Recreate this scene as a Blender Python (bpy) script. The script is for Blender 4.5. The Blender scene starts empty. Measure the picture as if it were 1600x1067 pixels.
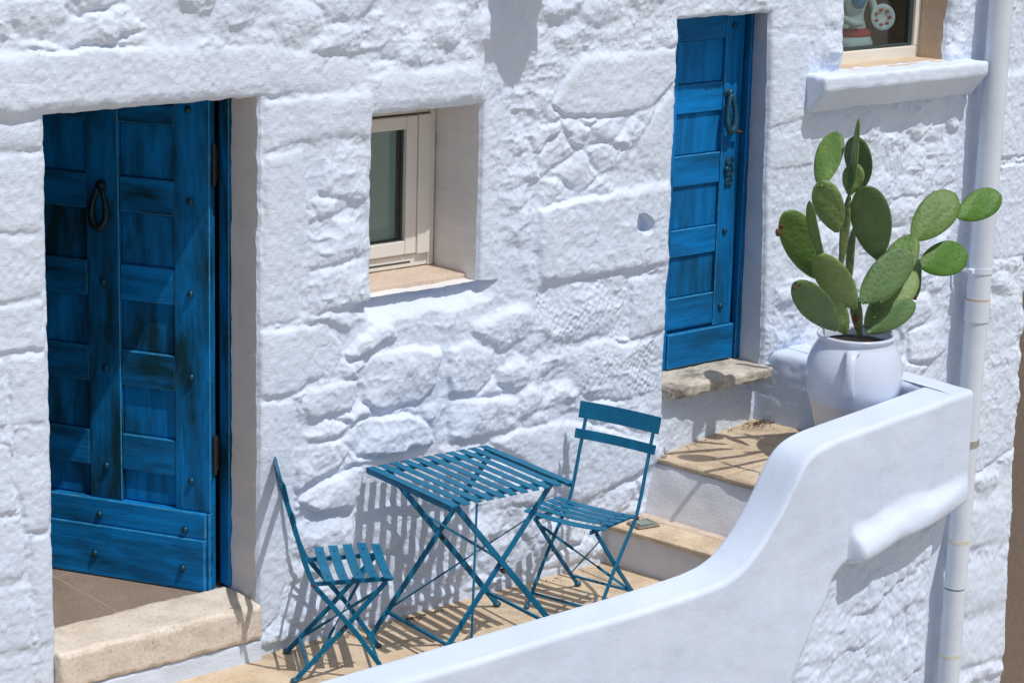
import bpy, bmesh, math, random
import numpy as np
from mathutils import Vector, Matrix

# ------------------------------------------------------------------ camera, sky, sun, exposure
scene = bpy.context.scene
COL = scene.collection
cam_d = bpy.data.cameras.new('camera'); cam = bpy.data.objects.new('camera', cam_d); COL.objects.link(cam)
R_ = np.array([[0.76046026, -0.13887041, 0.63436204], [-0.64877493, -0.20478685, 0.73290753], [0.02812983, -0.96890524, -0.2458279]])
CAM = np.array([-6.02589885, -7.17009404, 3.50403973])
FPX = 3670.4
m = Matrix.Identity(4)
for i in range(3):
    m[i][0] = R_[i, 0]; m[i][1] = -R_[i, 1]; m[i][2] = -R_[i, 2]; m[i][3] = CAM[i]
cam.matrix_world = m
cam_d.sensor_width = 36.0; cam_d.lens = 36.0 * FPX / 1600.0
cam_d.clip_start = 0.1; cam_d.clip_end = 500
scene.camera = cam

LDIR = Vector((-0.11, 1.0, -2.0)).normalized()
world = bpy.data.worlds.new('World'); scene.world = world; world.use_nodes = True
wn = world.node_tree.nodes; wl = world.node_tree.links
sky = wn.new('ShaderNodeTexSky'); sky.sky_type = 'NISHITA'; sky.sun_disc = False
sky.sun_elevation = math.asin(-LDIR.z); sky.sun_rotation = math.atan2(-LDIR.x, -LDIR.y)
sky.air_density = 1.0; sky.dust_density = 3.0; sky.ozone_density = 0.6
wn['Background'].inputs['Strength'].default_value = 0.125
wl.new(sky.outputs['Color'], wn['Background'].inputs['Color'])
sun_d = bpy.data.lights.new('sun', 'SUN'); sun_d.energy = 4.6; sun_d.angle = math.radians(0.5); sun_d.color = (1.0, 0.97, 0.93)
sun = bpy.data.objects.new('sun', sun_d); COL.objects.link(sun)
sun.rotation_euler = LDIR.to_track_quat('-Z', 'Y').to_euler(); sun.location = (0, -3, 8)
scene.view_settings.view_transform = 'Standard'; scene.view_settings.look = 'None'
scene.view_settings.exposure = -0.58; scene.view_settings.gamma = 1.0
scene.view_settings.use_curve_mapping = False
scene.render.engine = 'CYCLES'
scene.cycles.max_bounces = 8; scene.cycles.diffuse_bounces = 5; scene.cycles.transparent_max_bounces = 12

random.seed(7)
rng = np.random.default_rng(11)

# photograph pixel -> point on a plane (axis 0,1,2 = x,y,z)
def on(px, py, axis, val):
    r = R_ @ np.array([px - 800.0, py - 533.5, FPX]); t = (val - CAM[axis]) / r[axis]
    return CAM + t * r

# ------------------------------------------------------------------ noise
def _h(ix, iy, iz, seed):
    h = (ix * 374761393 + iy * 668265263 + iz * 1274126177 + seed * 974634777) & 0xffffffff
    h = ((h ^ (h >> 13)) * 1274126177) & 0xffffffff
    return ((h ^ (h >> 16)) & 0xffff) / 32767.5 - 1.0

def noise3(x, y, z, seed=0):
    x = np.asarray(x, float); y = np.asarray(y, float) + 0 * x; z = np.asarray(z, float) + 0 * x
    xi = np.floor(x).astype(np.int64); yi = np.floor(y).astype(np.int64); zi = np.floor(z).astype(np.int64)
    f = lambda t: t * t * t * (t * (t * 6 - 15) + 10)
    u, v, w = f(x - xi), f(y - yi), f(z - zi)
    def L(a, b, t): return a + (b - a) * t
    c = [[[_h(xi + i, yi + j, zi + k, seed) for k in (0, 1)] for j in (0, 1)] for i in (0, 1)]
    return L(L(L(c[0][0][0], c[1][0][0], u), L(c[0][1][0], c[1][1][0], u), v),
             L(L(c[0][0][1], c[1][0][1], u), L(c[0][1][1], c[1][1][1], u), v), w)

def noise2(x, y, seed=0):
    x = np.asarray(x, float); y = np.asarray(y, float)
    xi = np.floor(x).astype(np.int64); yi = np.floor(y).astype(np.int64)
    f = lambda t: t * t * t * (t * (t * 6 - 15) + 10)
    u, v = f(x - xi), f(y - yi)
    a = _h(xi, yi, 0, seed); b = _h(xi + 1, yi, 0, seed); c = _h(xi, yi + 1, 0, seed); d = _h(xi + 1, yi + 1, 0, seed)
    return (a + (b - a) * u) * (1 - v) + (c + (d - c) * u) * v

def fbm2(x, y, scale, octs=4, seed=0, gain=0.5):
    s = 0; a = 1.0; f = 1.0 / scale; n = 0
    for o in range(octs):
        ca, sa = math.cos(o * 1.1), math.sin(o * 1.1)
        s = s + a * noise2((x * ca - y * sa) * f, (x * sa + y * ca) * f, seed + o * 17); n += a; a *= gain; f *= 2.03
    return s / n * 1.4

def ridge2(x, y, scale, octs=3, seed=0):
    s = 0; a = 1.0; f = 1.0 / scale; n = 0
    for o in range(octs):
        s = s + a * (1 - 2 * np.abs(noise2(x * f, y * f, seed + o * 31))); n += a; a *= 0.5; f *= 2.1
    return s / n

# ------------------------------------------------------------------ object helpers
def tag(o, label=None, cat=None, group=None, kind=None):
    if label: o['label'] = label
    if cat: o['category'] = cat
    if group: o['group'] = group
    if kind: o['kind'] = kind
    return o

def link(o, parent=None):
    COL.objects.link(o)
    if parent is not None: o.parent = parent
    return o

def empty(name, loc=(0, 0, 0), rz=0.0):
    o = bpy.data.objects.new(name, None); o.location = loc; o.rotation_euler = (0, 0, rz); o.empty_display_size = 0.1
    return link(o)

def mesh_np(name, V, Q, mats, parent=None, smooth=True, normals=None, mat_idx=None):
    """V (n,3) array, Q (m,4) quads (or (m,3) triangles)."""
    me = bpy.data.meshes.new(name)
    V = np.asarray(V, np.float32); Q = np.asarray(Q, np.int32); k = Q.shape[1]
    me.vertices.add(len(V)); me.vertices.foreach_set('co', V.ravel())
    me.loops.add(Q.size); me.loops.foreach_set('vertex_index', Q.ravel())
    me.polygons.add(len(Q)); me.polygons.foreach_set('loop_start', np.arange(0, Q.size, k, dtype=np.int32))
    try: me.polygons.foreach_set('loop_total', np.full(len(Q), k, np.int32))
    except Exception: pass
    for mm in (mats if isinstance(mats, (list, tuple)) else [mats]): me.materials.append(mm)
    if mat_idx is not None: me.polygons.foreach_set('material_index', np.asarray(mat_idx, np.int32))
    me.update(calc_edges=True)
    me.polygons.foreach_set('use_smooth', np.full(len(Q), bool(smooth)))
    if normals is not None: me.normals_split_custom_set_from_vertices(np.asarray(normals, np.float32).tolist())
    me.validate()
    o = bpy.data.objects.new(name, me)
    return link(o, parent)

def mesh_bm(name, bm, mats, parent=None, smooth=False, angle=None):
    me = bpy.data.meshes.new(name)
    bmesh.ops.recalc_face_normals(bm, faces=bm.faces[:])
    bm.to_mesh(me); bm.free()
    for mm in (mats if isinstance(mats, (list, tuple)) else [mats]): me.materials.append(mm)
    if smooth:
        me.polygons.foreach_set('use_smooth', np.ones(len(me.polygons), bool))
        if angle: me.set_sharp_from_angle(angle=math.radians(angle))
    o = bpy.data.objects.new(name, me)
    return link(o, parent)

def box(bm, x0, x1, y0, y1, z0, z1, bev=0.003, edge_mat=0, seg=1):
    M = Matrix.Translation(((x0 + x1) / 2, (y0 + y1) / 2, (z0 + z1) / 2)) @ Matrix.Diagonal((x1 - x0, y1 - y0, z1 - z0, 1))
    r = bmesh.ops.create_cube(bm, size=1.0, matrix=M)
    if bev > 0:
        es = list({e for v in r['verts'] for e in v.link_edges})
        bmesh.ops.bevel(bm, geom=es, offset=bev, segments=seg, profile=0.5, affect='EDGES', material=edge_mat)

def bar(bm, p0, p1, w, t, up=(0, 0, 1), bev=0.0):
    """flat bar from p0 to p1, w wide across (p x up), t thick along the remaining axis."""
    p0 = Vector(p0); p1 = Vector(p1); d = (p1 - p0); L = d.length; d.normalize()
    s = d.cross(Vector(up))
    if s.length < 1e-4: s = d.cross(Vector((0, 1, 0)))
    s.normalize(); n = s.cross(d).normalized()
    M = Matrix(((s.x, d.x, n.x, 0), (s.y, d.y, n.y, 0), (s.z, d.z, n.z, 0), (0, 0, 0, 1)))
    M = Matrix.Translation((p0 + p1) / 2) @ M @ Matrix.Diagonal((w, L, t, 1))
    r = bmesh.ops.create_cube(bm, size=1.0, matrix=M)
    if bev:
        es = list({e for v in r['verts'] for e in v.link_edges})
        bmesh.ops.bevel(bm, geom=es, offset=bev, segments=1, profile=0.5, affect='EDGES')

def sweep(bm, pts, prof, closed_caps=True, side=None):
    """sweep a closed 2-D profile [(a,b)...] along pts; side = fixed side vector (a axis)."""
    pts = [Vector(p) for p in pts]; rings = []
    prev = None
    for i, p in enumerate(pts):
        d = (pts[min(i + 1, len(pts) - 1)] - pts[max(i - 1, 0)]).normalized()
        if side is not None: s = Vector(side) - d * Vector(side).dot(d)
        else:
            s = prev if prev is not None else (Vector((0, 0, 1)).cross(d) if abs(d.z) < 0.95 else Vector((1, 0, 0)))
            s = s - d * s.dot(d)
        s.normalize(); prev = s; n = d.cross(s)
        rad = prof[i] if isinstance(prof[0], list) else prof
        rings.append([bm.verts.new(p + s * a + n * b) for a, b in rad])
    k = len(rings[0])
    for r0, r1 in zip(rings, rings[1:]):
        for j in range(k): bm.faces.new((r0[j], r0[(j + 1) % k], r1[(j + 1) % k], r1[j]))
    if closed_caps:
        bm.faces.new(rings[0][::-1]); bm.faces.new(rings[-1])

def circ(r, k=10): return [(r * math.cos(2 * math.pi * i / k), r * math.sin(2 * math.pi * i / k)) for i in range(k)]
def rect(w, t, c=0.25):
    b = min(w, t) * c; w /= 2; t /= 2
    return [(w - b, -t), (w, -t + b), (w, t - b), (w - b, t), (-w + b, t), (-w, t - b), (-w, -t + b), (-w + b, -t)]

def rounded_block(name, x0, x1, y0, y1, z0, z1, r, mats, parent=None, res=0.03, amp=0.004, freq=0.12, seed=0, fine=0.0, shear=None, edge_chip=0.0):
    """a block with softened, slightly uneven faces and arrises."""
    ext = np.array([x1 - x0, y1 - y0, z1 - z0]); c = np.array([(x0 + x1) / 2, (y0 + y1) / 2, (z0 + z1) / 2])
    n = [max(2, int(math.ceil(e / res))) + 2 for e in ext]
    allv = []; allq = []; base = 0
    def ticks(k):  # denser at the ends so that the arris is round
        e = ext[k]; rr = min(r, e * 0.45)
        t = np.concatenate([np.linspace(0, rr, 4), np.linspace(rr, e - rr, n[k])[1:-1], np.linspace(e - rr, e, 4)]) - e / 2
        return t
    T = [ticks(0), ticks(1), ticks(2)]
    for ax in range(3):
        a, b = (ax + 1) % 3, (ax + 2) % 3
        A, B = np.meshgrid(T[a], T[b], indexing='ij')
        for s in (-1, 1):
            P = np.zeros(A.shape + (3,)); P[..., a] = A; P[..., b] = B; P[..., ax] = s * ext[ax] / 2
            na, nb = A.shape; idx = base + np.arange(na * nb).reshape(na, nb)
            q = np.stack([idx[:-1, :-1], idx[1:, :-1], idx[1:, 1:], idx[:-1, 1:]], -1).reshape(-1, 4)
            if s < 0: q = q[:, ::-1]
            allv.append(P.reshape(-1, 3)); allq.append(q); base += na * nb
    V = np.concatenate(allv); Q = np.concatenate(allq)
    inner = np.maximum(ext / 2 - r, ext * 0.05)
    cl = np.clip(V, -inner, inner); d = V - cl; ln = np.linalg.norm(d, axis=1, keepdims=True)
    rr = np.minimum(r, ext.min() * 0.45)
    nrm = d / np.maximum(ln, 1e-9); V = cl + nrm * rr
    W = V + c
    disp = amp * noise3(W[:, 0] / freq, W[:, 1] / freq, W[:, 2] / freq, seed) + amp * 0.5 * noise3(W[:, 0] / freq * 2.7, W[:, 1] / freq * 2.7, W[:, 2] / freq * 2.7, seed + 5)
    if fine: disp += fine * noise3(W[:, 0] / 0.018, W[:, 1] / 0.018, W[:, 2] / 0.018, seed + 9)
    if edge_chip:
        onedge = ((np.abs(nrm) > 0.25).sum(1) >= 2)
        disp -= edge_chip * onedge * np.clip(noise3(W[:, 0] / 0.03, W[:, 1] / 0.03, W[:, 2] / 0.03, seed + 3) + 0.1, 0, 1)
    W = W + nrm * disp[:, None]
    if shear is not None: W = shear(W)
    key = np.round(V * 1e5).astype(np.int64); _, first, inv = np.unique(key, axis=0, return_index=True, return_inverse=True)
    return mesh_np(name, W[first], inv.reshape(-1)[Q], mats, parent)

# ------------------------------------------------------------------ materials
def mat(name):
    m_ = bpy.data.materials.new(name); m_.use_nodes = True
    return m_, m_.node_tree.nodes, m_.node_tree.links, m_.node_tree.nodes['Principled BSDF']

def ramp(n, l, src, stops):
    r = n.new('ShaderNodeValToRGB'); r.color_ramp.elements[0].position = stops[0][0]; r.color_ramp.elements[0].color = (*stops[0][1], 1)
    r.color_ramp.elements[1].position = stops[-1][0]; r.color_ramp.elements[1].color = (*stops[-1][1], 1)
    for p, c in stops[1:-1]:
        e = r.color_ramp.elements.new(p); e.color = (*c, 1)
    l.new(src, r.inputs[0]); return r

def noise_n(n, l, scale, detail=4, rough=0.55, coord='Object', stretch=None, dist=0.0):
    tc = n.new('ShaderNodeTexCoord'); mp = n.new('ShaderNodeMapping')
    if stretch: mp.inputs['Scale'].default_value = stretch
    l.new(tc.outputs[coord], mp.inputs[0])
    t = n.new('ShaderNodeTexNoise'); t.inputs['Scale'].default_value = scale; t.inputs['Detail'].default_value = detail
    t.inputs['Roughness'].default_value = rough; t.inputs['Distortion'].default_value = dist
    l.new(mp.outputs[0], t.inputs[0]); return t

def mixc(n, l, fac, a, b, mode='MIX'):
    x = n.new('ShaderNodeMix'); x.data_type = 'RGBA'; x.blend_type = mode
    if isinstance(fac, (int, float)): x.inputs[0].default_value = fac
    else: l.new(fac, x.inputs[0])
    for s, k in ((a, 6), (b, 7)):
        if isinstance(s, tuple): x.inputs[k].default_value = (*s, 1)
        else: l.new(s, x.inputs[k])
    return x.outputs[2]

def bump_n(n, l, b, heights, strength=0.5, dist=0.01):
    prev = None
    for src, d in heights:
        bp = n.new('ShaderNodeBump'); bp.inputs['Strength'].default_value = strength; bp.inputs['Distance'].default_value = d
        l.new(src, bp.inputs['Height'])
        if prev is not None: l.new(prev.outputs[0], bp.inputs['Normal'])
        prev = bp
    l.new(prev.outputs[0], b.inputs['Normal'])

def whitewash(name, c0, c1, stain=(0.62, 0.52, 0.40), stain_lo=0.70, bump=0.004, brush=0.002):
    m_, n, l, b = mat(name)
    t = noise_n(n, l, 3.0, 6); base = ramp(n, l, t.outputs[0], [(0.3, c0), (0.7, c1)])
    s = noise_n(n, l, 2.1, 9, 0.68, dist=0.6); sr = ramp(n, l, s.outputs[0], [(stain_lo, (0, 0, 0)), (stain_lo + 0.12, (1, 1, 1))])
    sm = n.new('ShaderNodeMath'); sm.operation = 'MULTIPLY'; sm.inputs[1].default_value = 0.35; l.new(sr.outputs[0], sm.inputs[0])
    rn = noise_n(n, l, 5.5, 7, 0.65, stretch=(1.6, 1.6, 0.16)); rnr = ramp(n, l, rn.outputs[0], [(0.42, (1, 1, 1)), (0.66, (0.86, 0.85, 0.83))])
    sc = noise_n(n, l, 13, 9, 0.75, dist=0.8); scr = ramp(n, l, sc.outputs[0], [(0.62, (1, 1, 1)), (0.70, (0.80, 0.79, 0.77))])
    cc = mixc(n, l, 0.22, mixc(n, l, sm.outputs[0], base.outputs[0], stain), rnr.outputs[0], 'MULTIPLY')
    l.new(mixc(n, l, 0.6, cc, scr.outputs[0], 'MULTIPLY'), b.inputs['Base Color'])
    b.inputs['Roughness'].default_value = 0.9
    if 'Specular IOR Level' in b.inputs: b.inputs['Specular IOR Level'].default_value = 0.25
    f1 = noise_n(n, l, 95, 4, 0.6); f2 = noise_n(n, l, 26, 5, 0.62)
    w = noise_n(n, l, 34, 3, 0.5, stretch=(0.5, 1, 3.2), dist=1.2)
    bump_n(n, l, b, [(f2.outputs[0], bump * 1.6), (w.outputs[0], brush * 2), (f1.outputs[0], bump * 0.9)], 0.8)
    return m_

M_WALL = whitewash('limewash', (0.605, 0.692, 0.84), (0.665, 0.748, 0.875), bump=0.0018, brush=0.0008)
M_REVEAL = whitewash('reveal_plaster', (0.70, 0.70, 0.72), (0.77, 0.765, 0.78), stain=(0.45, 0.38, 0.32), stain_lo=0.66, bump=0.002, brush=0.001)
M_REVEALB = whitewash('bluish_reveal_plaster', (0.60, 0.645, 0.71), (0.67, 0.71, 0.77), stain=(0.45, 0.38, 0.32), stain_lo=0.7, bump=0.002, brush=0.001)
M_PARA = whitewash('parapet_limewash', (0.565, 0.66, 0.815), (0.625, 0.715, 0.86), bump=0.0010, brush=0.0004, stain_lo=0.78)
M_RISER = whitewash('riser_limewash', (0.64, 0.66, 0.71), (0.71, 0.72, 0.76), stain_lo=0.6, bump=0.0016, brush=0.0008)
M_TAN = whitewash('bare_plaster', (0.54, 0.43, 0.32), (0.68, 0.56, 0.44), stain=(0.25, 0.18, 0.12), stain_lo=0.6, bump=0.003)

def stone_mat(name, c0, c1, c2, dirt=0.5, scale=9):
    m_, n, l, b = mat(name)
    t = noise_n(n, l, scale, 8, 0.65, dist=0.4); base = ramp(n, l, t.outputs[0], [(0.28, c0), (0.5, c1), (0.72, c2)])
    s = noise_n(n, l, scale * 0.45, 10, 0.72); sr = ramp(n, l, s.outputs[0], [(0.52, (0, 0, 0)), (0.68, (1, 1, 1))])
    sm = n.new('ShaderNodeMath'); sm.operation = 'MULTIPLY'; sm.inputs[1].default_value = dirt; l.new(sr.outputs[0], sm.inputs[0])
    v = noise_n(n, l, 70, 3, 0.6); vr = ramp(n, l, v.outputs[0], [(0.30, (0.55, 0.55, 0.55)), (0.46, (1, 1, 1))])
    c = mixc(n, l, sm.outputs[0], base.outputs[0], tuple(x * 0.42 for x in c0))
    l.new(mixc(n, l, 0.6, c, vr.outputs[0], 'MULTIPLY'), b.inputs['Base Color'])
    b.inputs['Roughness'].default_value = 0.85
    f = noise_n(n, l, 60, 5, 0.6)
    bump_n(n, l, b, [(f.outputs[0], 0.004), (v.outputs[0], 0.002)], 0.7)
    return m_

M_FLOOR = stone_mat('warm_limestone', (0.44, 0.335, 0.225), (0.60, 0.475, 0.335), (0.68, 0.57, 0.43), 0.55, 5)
M_LAND = stone_mat('landing_limestone', (0.38, 0.29, 0.195), (0.55, 0.44, 0.315), (0.64, 0.54, 0.41), 0.75, 6)
M_SLAB = stone_mat('pale_limestone', (0.54, 0.475, 0.39), (0.68, 0.61, 0.52), (0.75, 0.69, 0.61), 0.42, 8)
M_OLDSLAB = stone_mat('weathered_limestone', (0.36, 0.33, 0.28), (0.54, 0.49, 0.41), (0.64, 0.60, 0.51), 1.0, 11)
M_GROUT = stone_mat('joint_mortar', (0.30, 0.22, 0.14), (0.42, 0.32, 0.21), (0.48, 0.38, 0.27), 0.4, 14)
M_TILE = stone_mat('interior_tile', (0.20, 0.155, 0.12), (0.25, 0.195, 0.155), (0.29, 0.23, 0.185), 0.15, 3)
M_TILEG = stone_mat('tile_grout', (0.38, 0.32, 0.26), (0.42, 0.36, 0.3), (0.45, 0.4, 0.33), 0.1, 12)
M_SILL = stone_mat('sill_stone', (0.50, 0.40, 0.31), (0.58, 0.47, 0.38), (0.62, 0.52, 0.43), 0.2, 6)
M_GROUND = stone_mat('street_paving', (0.40, 0.33, 0.25), (0.50, 0.43, 0.34), (0.56, 0.49, 0.40), 0.3, 1.5)
M_NEIGH = stone_mat('brown_render', (0.68, 0.535, 0.42), (0.71, 0.56, 0.44), (0.73, 0.58, 0.46), 0.0, 0.6)

def door_paint(name, vertical, hue=1.0, dark=0.84, gain=1.5):
    """weathered blue paint with the grain showing through."""
    m_, n, l, b = mat(name)
    st = (1, 1, 0.06) if vertical else (0.06, 1, 1)
    g = noise_n(n, l, 120, 4, 0.6, stretch=st)
    g2 = noise_n(n, l, 28, 5, 0.6, stretch=st, dist=0.3)
    big = noise_n(n, l, 7.5, 6, 0.60, stretch=(1.1, 1, 0.30) if vertical else (0.30, 1, 1.3), dist=0.1)
    oi = n.new('ShaderNodeObjectInfo')
    base = ramp(n, l, g2.outputs[0], [(0.25, (0.0010, 0.095 * gain, 0.26 * gain)), (0.5, (0.002, 0.150 * gain, 0.43 * gain)), (0.75, (0.004, 0.185 * gain, 0.52 * gain))])
    dk = ramp(n, l, big.outputs[0], [(0.40, (0, 0, 0)), (0.66, (1, 1, 1))])
    ad = n.new('ShaderNodeMath'); ad.operation = 'MULTIPLY_ADD'; ad.inputs[1].default_value = dark; l.new(dk.outputs[0], ad.inputs[0])
    om = n.new('ShaderNodeMath'); om.operation = 'MULTIPLY'; om.inputs[1].default_value = 0.30; l.new(oi.outputs['Random'], om.inputs[0])
    l.new(om.outputs[0], ad.inputs[2])
    c = mixc(n, l, ad.outputs[0], base.outputs[0], (0.004, 0.040, 0.064))
    gr = ramp(n, l, g.outputs[0], [(0.28, (0.25, 0.25, 0.25)), (0.45, (1, 1, 1))])
    c = mixc(n, l, 0.5, c, gr.outputs[0], 'MULTIPLY')
    wr = noise_n(n, l, 16, 8, 0.75, stretch=st); wrr = ramp(n, l, wr.outputs[0], [(0.66, (0, 0, 0)), (0.74, (1, 1, 1))])
    wm = n.new('ShaderNodeMath'); wm.operation = 'MULTIPLY'; wm.inputs[1].default_value = 0.5; l.new(wrr.outputs[0], wm.inputs[0])
    c = mixc(n, l, wm.outputs[0], c, (0.16, 0.12, 0.06))
    l.new(c, b.inputs['Base Color'])
    rr = ramp(n, l, big.outputs[0], [(0.3, (0.5, 0.5, 0.5)), (0.7, (0.72, 0.72, 0.72))]); l.new(rr.outputs[0], b.inputs['Roughness'])
    if 'Specular IOR Level' in b.inputs: b.inputs['Specular IOR Level'].default_value = 0.16
    bump_n(n, l, b, [(g2.outputs[0], 0.003), (g.outputs[0], 0.0016)], 0.7)
    return m_

M_DV = door_paint('blue_paint_vertical', True)
M_DH = door_paint('blue_paint_horizontal', False)
M_BV = door_paint('bright_blue_vertical', True, dark=0.50, gain=1.4)
M_BH = door_paint('bright_blue_horizontal', False, dark=0.50, gain=1.4)

def worn_edge():
    m_, n, l, b = mat('worn_painted_edge')
    t = noise_n(n, l, 30, 6, 0.7); r = ramp(n, l, t.outputs[0], [(0.36, (0.004, 0.13, 0.33)), (0.58, (0.015, 0.23, 0.45)), (0.74, (0.22, 0.22, 0.14))])
    l.new(r.outputs[0], b.inputs['Base Color']); b.inputs['Roughness'].default_value = 0.6
    return m_
M_EDGE = worn_edge()

def simple(name, c, rough=0.5, metal=0.0, var=0.15, scale=20, bump=0.0, spec=None):
    m_, n, l, b = mat(name)
    t = noise_n(n, l, scale, 5, 0.6)
    r = ramp(n, l, t.outputs[0], [(0.3, tuple(x * (1 - var) for x in c)), (0.7, tuple(min(1, x * (1 + var)) for x in c))])
    l.new(r.outputs[0], b.inputs['Base Color']); b.inputs['Roughness'].default_value = rough; b.inputs['Metallic'].default_value = metal
    if spec is not None and 'Specular IOR Level' in b.inputs: b.inputs['Specular IOR Level'].default_value = spec
    if bump: bump_n(n, l, b, [(t.outputs[0], bump)], 0.7)
    return m_

def painted_steel():
    m_, n, l, b = mat('blue_painted_steel')
    t = noise_n(n, l, 14, 6, 0.65); r = ramp(n, l, t.outputs[0], [(0.3, (0.003, 0.105, 0.205)), (0.7, (0.005, 0.155, 0.295))])
    s = noise_n(n, l, 38, 8, 0.75); sr = ramp(n, l, s.outputs[0], [(0.63, (0, 0, 0)), (0.70, (1, 1, 1))])
    l.new(mixc(n, l, sr.outputs[0], r.outputs[0], (0.09, 0.07, 0.045)), b.inputs['Base Color'])
    b.inputs['Roughness'].default_value = 0.45; b.inputs['Specular IOR Level'].default_value = 0.2
    bump_n(n, l, b, [(s.outputs[0], 0.0008)], 0.6)
    return m_
M_STEEL = painted_steel()
M_IRON = simple('old_blue_green_iron', (0.010, 0.035, 0.042), 0.5, 0.5, 0.5, 60, 0.002)
M_IRON_L = simple('painted_blue_iron', (0.008, 0.075, 0.13), 0.5, 0.2, 0.6, 60, 0.002)
M_STUD = simple('painted_stud', (0.006, 0.06, 0.10), 0.4, 0.3, 0.4, 60, 0.001)
M_RUST = simple('rusty_iron', (0.10, 0.045, 0.022), 0.75, 0.3, 0.5, 40, 0.002)
M_HINGE = simple('dark_hinge_iron', (0.03, 0.028, 0.028), 0.6, 0.4, 0.5, 60, 0.001)
M_RUBBER = simple('worn_foot', (0.008, 0.075, 0.13), 0.5, 0.0, 0.4, 50)
M_UPVC = simple('cream_window_frame', (0.74, 0.715, 0.67), 0.38, 0, 0.04, 6)
M_UPVC_W = simple('white_window_frame', (0.76, 0.74, 0.68), 0.38, 0, 0.05, 6)
M_GASKET = simple('dark_gasket', (0.03, 0.05, 0.05), 0.5)
M_SHUT = simple('green_grey_shutter', (0.36, 0.46, 0.42), 0.5, 0, 0.05, 4)
M_PIPE = simple('white_pipe_plastic', (0.62, 0.69, 0.79), 0.35, 0, 0.05, 5)
M_PIPEY = simple('yellowed_pipe_joint', (0.60, 0.60, 0.50), 0.5, 0, 0.2, 30)
M_ZINC = simple('galvanised_steel', (0.45, 0.45, 0.43), 0.4, 0.7, 0.2, 40)
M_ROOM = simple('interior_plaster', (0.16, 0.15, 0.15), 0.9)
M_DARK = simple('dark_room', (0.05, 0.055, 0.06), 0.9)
M_PLATE = simple('weathered_metal_plate', (0.22, 0.21, 0.18), 0.5, 0.5, 0.3, 30, 0.001)
M_PLATEG = simple('frosted_light_glass', (0.18, 0.24, 0.20), 0.25, 0, 0.1, 20)
M_CER = simple('white_glazed_ceramic', (0.62, 0.68, 0.66), 0.15, 0, 0.1, 20)
M_CERB = simple('blue_glazed_ceramic', (0.02, 0.24, 0.45), 0.15, 0, 0.3, 60)
M_CERR = simple('red_glazed_ceramic', (0.50, 0.03, 0.03), 0.2, 0, 0.2, 60)
M_CERH = simple('dark_glazed_hair', (0.05, 0.04, 0.03), 0.25, 0, 0.2, 60)
M_SOIL = simple('dry_soil', (0.16, 0.12, 0.08), 0.95, 0, 0.4, 40, 0.01)
M_LANT = simple('lantern_iron', (0.02, 0.02, 0.02), 0.5, 0.6)
M_MILK = simple('frosted_lantern_glass', (0.55, 0.55, 0.52), 0.4)
M_DEBRIS = simple('dry_debris', (0.09, 0.06, 0.035), 0.95, 0, 0.5, 30)

def glass(name, tint):
    m_ = bpy.data.materials.new(name); m_.use_nodes = True; n = m_.node_tree.nodes; l = m_.node_tree.links; n.clear()
    o = n.new('ShaderNodeOutputMaterial'); mx = n.new('ShaderNodeMixShader'); t = n.new('ShaderNodeBsdfTransparent'); g = n.new('ShaderNodeBsdfGlossy')
    lw = n.new('ShaderNodeLayerWeight'); lw.inputs[0].default_value = 0.5; pw = n.new('ShaderNodeMath'); pw.operation = 'POWER'; pw.inputs[1].default_value = 4.0; l.new(lw.outputs['Facing'], pw.inputs[0])
    fr = n.new('ShaderNodeMath'); fr.operation = 'MULTIPLY_ADD'; fr.inputs[1].default_value = 0.7; fr.inputs[2].default_value = 0.07; l.new(pw.outputs[0], fr.inputs[0])
    t.inputs[0].default_value = (*tint, 1); g.inputs['Roughness'].default_value = 0.02
    l.new(fr.outputs[0], mx.inputs[0]); l.new(t.outputs[0], mx.inputs[1]); l.new(g.outputs[0], mx.inputs[2]); l.new(mx.outputs[0], o.inputs[0])
    return m_
M_GLASS = glass('window_glass', (0.80, 0.87, 0.88))

def pot_mat():
    m_, n, l, b = mat('white_glazed_terracotta')
    tc = n.new('ShaderNodeTexCoord'); sp = n.new('ShaderNodeSeparateXYZ'); l.new(tc.outputs['Object'], sp.inputs[0])
    t = noise_n(n, l, 9, 3); ad = n.new('ShaderNodeMath'); ad.operation = 'MULTIPLY_ADD'; ad.inputs[1].default_value = 0.025
    l.new(t.outputs[0], ad.inputs[0]); l.new(sp.outputs['Z'], ad.inputs[2])
    r = ramp(n, l, ad.outputs[0], [(0.300, (0.62, 0.63, 0.64)), (0.308, (0.60, 0.675, 0.82))])
    f = noise_n(n, l, 5, 5); fr = ramp(n, l, f.outputs[0], [(0.35, (0.9, 0.9, 0.9)), (0.65, (1, 1, 1))])
    l.new(mixc(n, l, 0.8, r.outputs[0], fr.outputs[0], 'MULTIPLY'), b.inputs['Base Color'])
    b.inputs['Roughness'].default_value = 0.22
    g = noise_n(n, l, 18, 2, 0.4, stretch=(0.15, 0.15, 3.5))
    bump_n(n, l, b, [(g.outputs[0], 0.0016)], 0.5)
    return m_
M_POT = pot_mat()

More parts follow.
